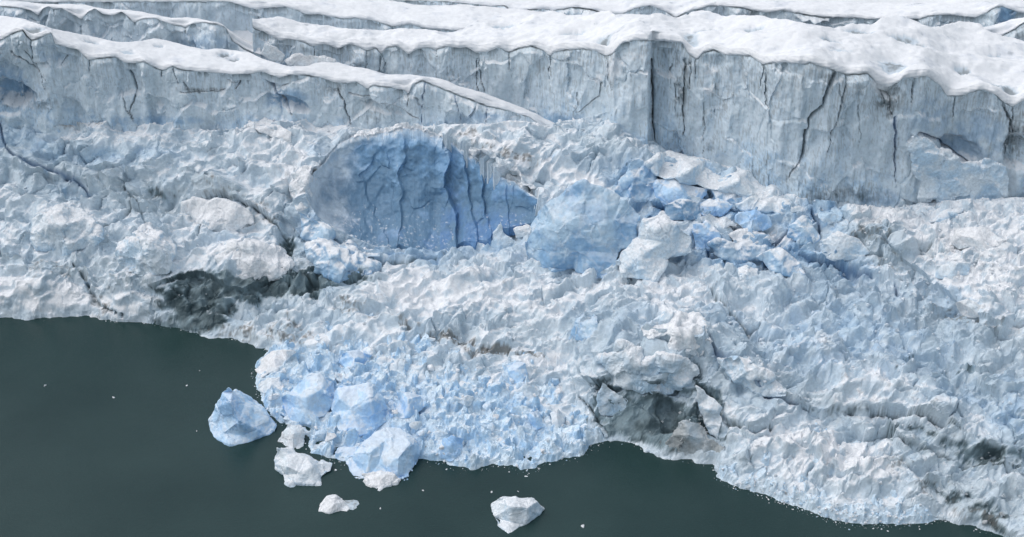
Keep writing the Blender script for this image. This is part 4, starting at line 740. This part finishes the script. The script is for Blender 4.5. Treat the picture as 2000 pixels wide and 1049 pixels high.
block('iceberg', 'pale blue wedge iceberg with a torn white right end, lowest in the open water', 'iceberg', [(959, 985, .9), (975, 973, .7), (1007, 971, .62), (1017, 977, .6), (1049, 980, .65), (1064, 994, .95), (1047, 1008, 1), (1026, 1025, 1), (992, 1043, 1), (970, 1025, 1), (962, 1003, 1)], [(1000, 990, .42), (1030, 992, .5), (1000, 1020, .8)], 'pale', water=True, thick=.5, res=.25, snow=.7, rough=.8)
# ================================================================ BRASH ICE APRONS AND LOOSE RUBBLE
def hull(sd_, n=11):
    r = np.random.default_rng(sd_); bm = bmesh.new()
    p = r.normal(size=(n, 3)); p /= np.linalg.norm(p, axis=1)[:, None]; p *= r.uniform(.75, 1, (n, 1))*np.array([.62, .5, .42])
    vs = [bm.verts.new(q) for q in p]
    h = bmesh.ops.convex_hull(bm, input=vs)
    bmesh.ops.delete(bm, geom=[g for g in h['geom_interior'] if isinstance(g, bmesh.types.BMVert)], context='VERTS')
    bmesh.ops.bevel(bm, geom=list(bm.edges), offset=.05, segments=1, affect='EDGES')
    bmesh.ops.triangulate(bm, faces=bm.faces)
    bm.verts.index_update(); V = np.array([v.co for v in bm.verts]); F = np.array([[v.index for v in f.verts] for f in bm.faces]); bm.free()
    return V, F
HULLS = [hull(900+i, 9+i % 5) for i in range(12)]
def rotm(r):
    q = r.normal(size=4); q /= np.linalg.norm(q); a, b, c_, d = q
    return np.array([[1-2*(c_*c_+d*d), 2*(b*c_-a*d), 2*(b*d+a*c_)], [2*(b*c_+a*d), 1-2*(b*b+d*d), 2*(c_*d-a*b)], [2*(b*d-a*c_), 2*(c_*d+a*b), 1-2*(b*b+c_*c_)]])
def scatter(name, P, size, cols, label, cat, sd_, flat=1.0):
    r = np.random.default_rng(sd_); VV, FF, CC = [], [], []; o_ = 0
    for i in range(len(P)):
        V, F = HULLS[r.integers(12)]
        M = rotm(r); Q = (V*size[i])@M.T*np.array([1, 1, flat])+P[i]
        VV.append(Q); FF.append(F+o_); o_ += len(V)
        CC.append(np.tile(cols[i], (len(V), 1)))
    V = np.concatenate(VV); C_ = np.concatenate(CC)
    C_ = C_*(1+.05*fbm(V/1.5, 2, sd_)[:, None])
    o = mesh_obj(name, V, np.concatenate(FF), M_CHUNK, C_)
    return tag(o, label, cat, None, 'stuff')
def chunkcols(n, r, blue=.3, dirt=.05):
    k = r.random(n)[:, None]; b_ = (r.random(n) < blue)[:, None]; d_ = (r.random(n) < dirt)[:, None]
    c = SNOW*(1-.5*k)+PALE*.5*k
    c = np.where(b_, LBLUE*(.85+.3*k), c); return np.where(d_, GREY*.9, c)
def apron(name, label, OUT, hgt, seed, blue, top=4.5, bank=1.0):
    poly = [tuple(p[:2]) for p in at_z([p[0] for p in OUT], [p[1] for p in OUT], .4)]
    xs = [p[0] for p in poly]; ys = [p[1] for p in poly]; st = .24
    gx = np.arange(min(xs)-4, max(xs)+4, st); gy = np.arange(min(ys)-4, max(ys)+6, st*1.25)
    GXX, GYY = np.meshgrid(gx, gy); f = np.stack([GXX.ravel(), GYY.ravel(), 0*GXX.ravel()], -1)
    sdd, _ = seg_dist(GXX, GYY, poly+[poly[0]])
    ins = inside(GXX, GYY, poly)
    sdd = np.where(ins, sdd, -sdd)+(fbm(f/4, 4, seed)*1.3+fbm(f/1.2, 3, seed+1)*.45).reshape(GXX.shape)
    base = np.maximum(rbf(GXX, GYY)*ss(sdd, 0, 8), 0)
    z = np.where(sdd > 0, .1+bank*ss(sdd, 0, .8)+hgt*ss(sdd, 0, 14)+base*.55, sdd*1.2)
    v2, e2, _r2 = voro(f/2.7+3, seed+2, 1.4); v3, e3, _r3 = voro(f/.95+7, seed+3, 1.4); v1, e1, _r1 = voro(f/5.5+1, seed+4, 1.3)
    big_ = fbm(f/7, 3, seed+5)
    d = (v2*1.35+v3*.14+v1*1.8+big_*1.2+fbm(f/1.8, 4, seed+7, .55, True)*.5+fbm(f/.8, 3, seed+6)*.12).reshape(z.shape)
    z = z+d*ss(sdd, -.2, 2.0)
    z = np.maximum(z, -2)
    P = np.stack([GXX, GYY, z], -1); pf = P.reshape(-1, 3)
    nz_ = grid_normals(P)[..., 2].ravel(); m1 = fbm(pf/2.2, 4, seed+10); m2 = fbm(pf/9, 3, seed+11); m3 = fbm(pf/.7, 2, seed+12)
    c = lerp(np.tile(np.array((.71, .82, .90)), (len(pf), 1)), np.array((.58, .74, .88)), np.clip(blue*ss(m2+m1*.5+(_r2-.5)*.7, -.4, .5), 0, 1))
    c = lerp(c, np.array((.38, .60, .82)), .7*blue*ss(.9-nz_+m1*.4+(_r2-.5)*.4, .25, .7))
    c = lerp(c, SNOW, .6*ss(nz_+.5*m1, .8, 1.1))
    F = grid_faces(*GXX.shape); F = F[(sdd.ravel()[F].max(1) > -1.2)]
    o = mesh_obj(name, pf, F, M_CHUNK, c); tag(o, label, 'brash ice', None, 'stuff')
    return P, sdd, poly
FAN = [(524, 684), (500, 712), (498, 745), (510, 775), (522, 800), (545, 822), (575, 830), (600, 848), (608, 882), (650, 893), (690, 902), (760, 905), (820, 893), (860, 898), (895, 907), (920, 915), (960, 905), (1000, 906), (1020, 915), (1045, 912), (1060, 900), (1090, 896), (1140, 885), (1150, 870), (1184, 857), (1158, 815), (1130, 780), (1112, 740), (1130, 700), (1060, 692), (960, 690), (880, 668), (800, 642), (740, 624), (680, 622), (600, 650), (560, 668)]
TOE = [(1404, 888), (1396, 910), (1412, 936), (1450, 952), (1500, 966), (1560, 989), (1620, 1012), (1660, 1018), (1720, 1022), (1790, 1020), (1848, 1012), (1828, 980), (1790, 945), (1740, 915), (1700, 885), (1660, 862), (1600, 845), (1530, 842), (1470, 855), (1424, 868)]
r9 = np.random.default_rng(77)
FP, FSD, FPOLY = apron('brash_ice', 'apron of crushed pale blue brash ice pushed out over the water', FAN, 1.6, 1000, .95)
TP, TSD, TPOLY = apron('brash_ice', 'tongue of crushed white ice at the waterline on the right', TOE, 1.2, 1100, .42, bank=1.4)
pool = []
for (P, sdd, n, bl, lb) in ((FP, FSD, 650, .10, 'small loose ice chunks strewn over the pale blue apron'), (TP, TSD, 1800, .22, 'small loose ice chunks strewn over the white tongue on the right')):
    pf = P.reshape(-1, 3); w_ = ss(sdd, -.3, .4).ravel()*(1+1.5*(sdd < 2.0).ravel())*(1+1.2*fbm(pf/4, 3, 5)).clip(.1, 3)
    i = r9.choice(len(pf), n, p=w_/w_.sum()); sz = .3+.7*r9.random(n)**3
    Q = pf[i]+np.stack([r9.normal(size=n)*.1, r9.normal(size=n)*.1, sz*.12], -1)
    o = scatter('ice_rubble', Q, sz*1.1, chunkcols(n, r9, bl, .01)*np.array((.99, 1, 1.01)), lb, 'ice rubble', int(n))
# rubble over the slope, thicker on the right-hand side, on the shelf and along the foot of the walls
w_ = (ss(mo2+.6*mot, -.3, .4)*(.15+.85*ss(SU, 1150, 1500))*ss(SV, 380, 440)*(SU > -60)*(SU < 2060)*ss(P0[:, 2], .8, 2)*(1-K['calm'].ravel()))
for cu, cv, ru, rv, st in ((1700, 425, 120, 26, 2.5), (1880, 520, 110, 90, 2.5), (1000, 620, 160, 40, .9), (560, 250, 120, 12, 1.5), (1120, 250, 90, 30, 1.2), (300, 250, 300, 14, 1.0), (1130, 640, 120, 40, .8), (200, 420, 200, 60, .35), (600, 330, 80, 60, .6)):
    w_ = w_+st*np.exp(-((SU-cu)/ru)**2-((SV-cv)/rv)**2)
n = 6000; i = r9.choice(len(SLf), n, p=w_/w_.sum()); sz = .25+1.5*r9.random(n)**5
cc = lerp(c_slope[i]*.7+.3*chunkcols(n, r9, .18, .06), SNOW, .25*np.ones(n))
scatter('ice_rubble', SLf[i]+np.stack([0*sz, -sz*.1, sz*.12], -1), sz, cc, 'small broken ice strewn over the slumped slope and shelf', 'ice rubble', 3)
# blocks on the apron, each a thing
FB = [('pale blue faceted block leaning left, upper of the big pair on the brash ice', 'sky', [(601, 733, .5), (626, 728, .5), (652, 748, .55), (658, 777, .6), (643, 803, .85), (605, 830, 1), (571, 826, 1), (546, 807, 1), (548, 777, .75), (580, 750, .55)], [(599, 777, .35), (600, 800, .6), (628, 760, .42)]),
      ('large smooth light blue block on the brash ice, bright ridge along its top', 'sky', [(665, 752, .55), (720, 750, .5), (745, 773, .55), (768, 811, .8), (733, 841, 1), (690, 862, 1), (663, 841, 1), (643, 820, 1), (652, 777, .7)], [(662, 780, .5), (724, 784, .4), (688, 800, .45), (680, 835, .7)]),
      ('upright light blue wedge right of the large smooth block on the brash ice', 'sky', [(775, 765, .5), (798, 766, .5), (822, 773, .55), (839, 790, .8), (800, 816, 1), (773, 821, 1)], [(797, 780, .35)]),
      ('rounded pale blue block at the brash ice waterline, right of the largest iceberg', 'sky', [(862, 858, .7), (881, 850, .6), (907, 858, .7), (899, 883, 1), (885, 901, 1), (860, 897, 1)], [(882, 868, .35)]),
      ('flat square pale block lying near the centre of the brash ice', 'pale', [(885, 773, .6), (928, 775, .6), (922, 793, 1), (883, 790, 1)], [(905, 780, .5)]),
      ('long whitish slab at the upper left edge of the brash ice', 'white', [(494, 722, .9), (510, 702, .7), (525, 690, .6), (550, 682, .6), (578, 688, .7), (552, 713, 1), (511, 738, 1)], [(535, 700, .5)]),
      ('wet blue block low at the left of the largest iceberg', 'sky', [(652, 892, 1), (656, 875, .8), (703, 869, .7), (690, 892, 1), (662, 903, 1)], [(675, 880, .5)]),
      ('small tilted blue block towards the right side of the brash ice', 'sky', [(1026, 807, .6), (1051, 801, .6), (1068, 833, 1), (1041, 841, 1)], [(1045, 815, .4)]),
      ('small rounded block next to the tilted blue one, further right', 'pale', [(1072, 807, .6), (1090, 798, .6), (1106, 811, .8), (1102, 833, 1), (1081, 837, 1)], [(1088, 814, .4)]),
      ('narrow blue fin standing near the top right of the brash ice', 'sky', [(987, 713, .6), (1026, 709, .5), (1032, 730, .8), (1017, 752, 1), (1000, 748, 1)], [(1008, 722, .35)]),
      ('whitish block at the far left edge of the brash ice, below the long slab', 'pale', [(503, 752, .9), (520, 738, .7), (548, 735, .7), (556, 756, 1), (530, 770, 1), (508, 768, 1)], [(530, 750, .45)]),
      ('blue block in the upper middle of the brash ice, under white crumbs', 'sky', [(668, 690, .6), (700, 682, .6), (726, 694, .7), (716, 718, 1), (680, 722, 1), (662, 708, .9)], [(692, 700, .4)])]
_g = ground_y
FU, FV, FDp = to_px(FP); FU, FV = FU.ravel(), FV.ravel(); FPf = FP.reshape(-1, 3)
def ground_y(u, v, water=False):
    m = (np.abs(FU-u) < 4) & (np.abs(FV-v) < 4)
    return float(np.median(FPf[m, 1]))-.3 if m.any() else float(at_z(u, v, .5)[1])
for lb, kd_, ol, inn in FB: block('ice_block', lb, 'ice block', ol, inn, kd_, thick=.5, group='blocks on the brash ice apron', res=.25, rough=.65, snow=.5)
ground_y = _g
# loose pieces countable on the apron: copies of three worn chunks
protos = []
for k in range(6):
    V, F = HULLS[k]
    bm = bmesh.new(); vs = [bm.verts.new(p) for p in V]; [bm.faces.new([vs[j] for j in f]) for f in F]
    bmesh.ops.subdivide_edges(bm, edges=bm.edges, cuts=2, use_grid_fill=True); bmesh.ops.triangulate(bm, faces=bm.faces)
    bmesh.ops.smooth_vert(bm, verts=bm.verts, factor=.5, use_axis_x=True, use_axis_y=True, use_axis_z=True); bm.normal_update()
    P = np.array([v.co for v in bm.verts]); Nn_ = np.array([v.normal for v in bm.verts]); P = P+Nn_*(fbm(P*2.2+k*9, 3, 40+k)*.13)[:, None]
    for v, p in zip(bm.verts, P): v.co = p
    me = bpy.data.meshes.new('ice_chunk'); bm.to_mesh(me); bm.free()
    base = (np.array((.62, .76, .89)), SNOW*.97, np.array((.70, .80, .88)))[k % 3]
    paint(me, lerp(np.tile(base, (len(P), 1)), SNOW, .6*ss(fbm(P*1.7, 3, 50+k), -.1, .5))); me.materials.append(M_CHUNK); protos.append(me)
def chunk(P, size, k, label, group):
    o = bpy.data.objects.new('ice_chunk', protos[k]); COL.objects.link(o); o.location = Vector(P)
    o.rotation_euler = (r9.uniform(-.5, .5), r9.uniform(-.5, .5), r9.uniform(0, 6.3)); o.scale = (size, size*r9.uniform(.8, 1.1), size*r9.uniform(.8, 1.05)); return tag(o, label, 'ice chunk', group)
pf = FPf; w_ = ss(FSD, .5, 2).ravel()*ss(FV, 640, 700); w_ *= (1+fbm(pf/5, 3, 8)).clip(.1, 3)
for j in r9.choice(len(pf), 150, p=w_/w_.sum()):
    chunk(pf[j]+np.array([0, 0, .2]), 1.3+2.9*r9.random()**2.2, int(r9.integers(6)), 'loose faceted ice chunk lying on the pale blue brash ice apron', 'ice chunks lying on the brash ice apron')
# tiny floating pieces
for j, (u, v, sz, lb) in enumerate([(88, 753, .9, 'tiny white ice fragment floating furthest left on the open water'), (222, 776, .9, 'tiny flat ice fragment floating left of the blue pyramid berg, second from the left'), (365, 753, .7, 'tiny ice fragment floating above and left of the blue pyramid iceberg'),
     (655, 918, .9, 'tiny wet ice fragment floating between the split iceberg and the largest one'), (826, 958, .6, 'tiny ice fragment floating right of the largest iceberg'), (960, 961, .7, 'tiny ice fragment floating just above the wedge iceberg'), (743, 993, .6, 'tiny ice fragment floating right of the low rounded iceberg'), (1139, 1028, 1.2, 'small white ice fragment floating alone at the bottom, right of the wedge iceberg'),
     (384, 842, .45, 'speck of ice floating close to the left side of the blue pyramid iceberg'), (390, 724, .45, 'speck of ice floating highest on the water at the left, off the brash ice'), (1012, 960, .5, 'speck of ice floating above the torn end of the wedge iceberg')]):
    chunk(at_z(u, v, .08), sz, (1, 4)[j % 2], lb, 'ice fragments floating on the open water')

# crumbs drifting along the edges of the ice
E = []
for pl_, n_, sp in ((FPOLY, 420, 1.1), (TPOLY[:11], 220, .8), ([p_ for p_ in shore if -140 < p_[0] < 120], 260, .7)):
    pa = np.array(pl_); sg = np.linalg.norm(np.diff(pa, axis=0), axis=1); cs = np.r_[0, np.cumsum(sg)]
    t_ = r9.random(n_)*cs[-1]; px_ = np.interp(t_, cs, pa[:, 0]); py_ = np.interp(t_, cs, pa[:, 1])
    E.append(np.stack([px_+r9.normal(size=n_)*.5, py_-np.abs(r9.normal(size=n_))*sp-.1, 0*px_+.02], -1))
E = np.concatenate(E); E = E[(E[:, 1] < 352)]; n = len(E)
scatter('ice_rubble', E, .12+.5*r9.random(n)**3, chunkcols(n, r9, .15, .02), 'tiny ice crumbs drifting on the water along the foot of the ice', 'ice rubble', 9, .7)
# ================================================================ THE BLUE HOLLOW
u = np.arange(596, 1068.5, 1.2); n = len(u); rows = 230
vr = interp(RIM, u)+fbm(np.stack([u/26, u*0, u*0], -1), 5, 801, .6)*9; vb = interp(BOT, u)
yr = interp([(596, 380), (620, 388), (660, 398), (700, 400), (850, 400), (905, 396), (950, 390), (1000, 383), (1068, 376)], u); yb = interp([(596, 378), (650, 378), (740, 375), (850, 374), (900, 375), (960, 374), (1010, 374), (1068, 373)], u)
PR, PB_ = at_y(u, vr, yr), at_y(u, vb, yb)
t = np.linspace(-.3, 1, rows)[:, None]
C = np.stack([PB_[:, 0]*(1-t)+PR[:, 0]*t, PB_[:, 1]+(PR[:, 1]-PB_[:, 1])*np.clip(t, 0, 1)**1.0, PB_[:, 2]*(1-t)+PR[:, 2]*t], -1)
ht = PR[:, 2]-PB_[:, 2]; tc_ = np.clip(t, 0, 1)
rec = 6.5*np.clip(ht/22, 0, 1)*np.sin(np.pi*tc_**.8)
cf = C.reshape(-1, 3)
wa = fbm(cf/np.array([10, 10, 12]), 4, 810).reshape(C.shape[:2]); wb = fbm(cf/np.array([3, 3, 5]), 4, 811).reshape(C.shape[:2])
va, ea, ra = voro((cf+np.stack([wa.ravel()*4]*3, -1))/np.array([6, 9, 14]), 812, 1.4)
Vg = vb+(vr-vb)*tc_
LOBES = [(.9, 60, [(735, 300), (700, 350), (716, 400), (765, 478)]), (.5, 26, [(640, 360), (650, 400), (690, 446), (748, 482)]), (1.3, 30, [(790, 262), (802, 310), (780, 345), (792, 380), (780, 400)]),
 (3.4, 80, [(862, 255), (876, 320), (862, 372), (884, 425), (888, 480)]), (1.8, 20, [(905, 300), (908, 380), (928, 430), (935, 462)]), (1.9, 24, [(944, 320), (948, 390), (956, 430), (962, 462)]), (1.2, 20, [(985, 340), (990, 400), (1000, 440)]), (.9, 24, [(1030, 370), (1035, 420)])]
prof = np.zeros(Vg.shape)                                                # shells of ice, each overlapping the next to its right
AW = u[None]+wa*22+wb*5
for h_, w_, pts in LOBES:
    vs_ = [p_[1] for p_ in pts]; uc = np.interp(Vg, vs_, [p_[0] for p_ in pts]); du_ = uc-AW
    prof += h_*ss(du_, -1.5, 3)*np.exp(-np.clip(du_, 0, None)/w_)*ss(Vg, vs_[0]-20, vs_[0]+30)
prof *= np.clip(ht/14, .15, 1)
A = AW
out = -rec+prof+wa*1.6+wb*.30+(va*.4).reshape(A.shape)+fbm(cf/.9, 3, 813).reshape(A.shape)*.05
out = out*ss(1-t, 0, .1)
C[..., 1] -= out; C[..., 2] += .25*out
m1 = fbm(cf/2.5, 4, 820, .6); m2 = fbm(cf/9, 3, 821); m3 = fbm(cf/.7, 3, 822)
tr = (tc_+0*A).ravel()
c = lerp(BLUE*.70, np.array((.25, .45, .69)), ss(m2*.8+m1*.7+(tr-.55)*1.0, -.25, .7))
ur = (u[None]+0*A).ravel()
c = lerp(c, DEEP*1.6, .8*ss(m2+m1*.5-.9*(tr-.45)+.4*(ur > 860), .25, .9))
c = lerp(c, LBLUE*.9, .5*ss(m2+m1*.6+.15*(ur < 780), .15, .8)); c = lerp(c, LBLUE, .25*ss(m3+m1, .6, .9))
ed = ss(m1*.8+m3*.3, .35, .7); c = lerp(c, PALE, .35*ed)
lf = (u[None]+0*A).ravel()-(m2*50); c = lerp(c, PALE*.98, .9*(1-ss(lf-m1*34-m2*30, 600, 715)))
c = lerp(c, np.array((.52, .62, .70)), .6*ss(tr+m2*.2+m1*.1, .86, 1.02))
c = lerp(c, SNOW*.95, ss(tr+m1*.10+m3*.05, .95, 1.03)*.9)
nz_ = np.abs(grid_normals(C)[..., 2].ravel()); c = lerp(c, SNOW, .6*ss(nz_+.3*m3, .95, 1.1))
root = empty('blue_ice_hollow', (float(PR[n//2, 0]), 378, 9), 'deep blue scalloped ice hollow in the middle of the slumped slope', 'ice hollow')
mesh_obj('hollow_wall', C.reshape(-1, 3), grid_faces(rows, n)[:, ::-1], M_BLUE, c, root)
# snowy brow above the hollow
k = 46; q = np.linspace(0, 1, k)[:, None]
Bw = np.stack([PR[:, 0]*(1+q*0.015), yr-.5*np.sin(np.pi*np.clip(q*3, 0, 1))+8*np.clip(q-.12, 0, 1)/.88, PR[:, 2]-.25+1.0*np.sin(np.clip(q*4, 0, 1)*np.pi/2)-5.5*ss(q, .3, 1)], -1)
bf = Bw.reshape(-1, 3); bv, be, br = voro(bf/1.5, 831, 1.2)
Bw[..., 2] += (fbm(bf/3, 4, 830)*.9+bv*.35).reshape(Bw.shape[:2]); Bw[..., 1] -= (fbm(bf/1.3, 3, 832)*.4).reshape(Bw.shape[:2])
Bw[..., 2] -= (2.5*ss(fbm(bf/4, 3, 836), -.15, .25)).reshape(Bw.shape[:2])*(1-ss(q, .5, .9)); Bw[..., 2] -= 3*(1-ss(u, 640, 720))[None]
bf = Bw.reshape(-1, 3)
b1 = fbm(bf/1.4, 4, 833); cc = lerp(SNOW, PALE, ss(b1, -.1, .5)); cc = lerp(cc, GREY*.7, .8*ss(fbm(bf/1.0, 3, 834)+.3*b1, .35, .7))
mesh_obj('snow_brow', bf*0+Bw.reshape(-1, 3), grid_faces(k, n)[:, ::-1], M_CHUNK, cc, root)
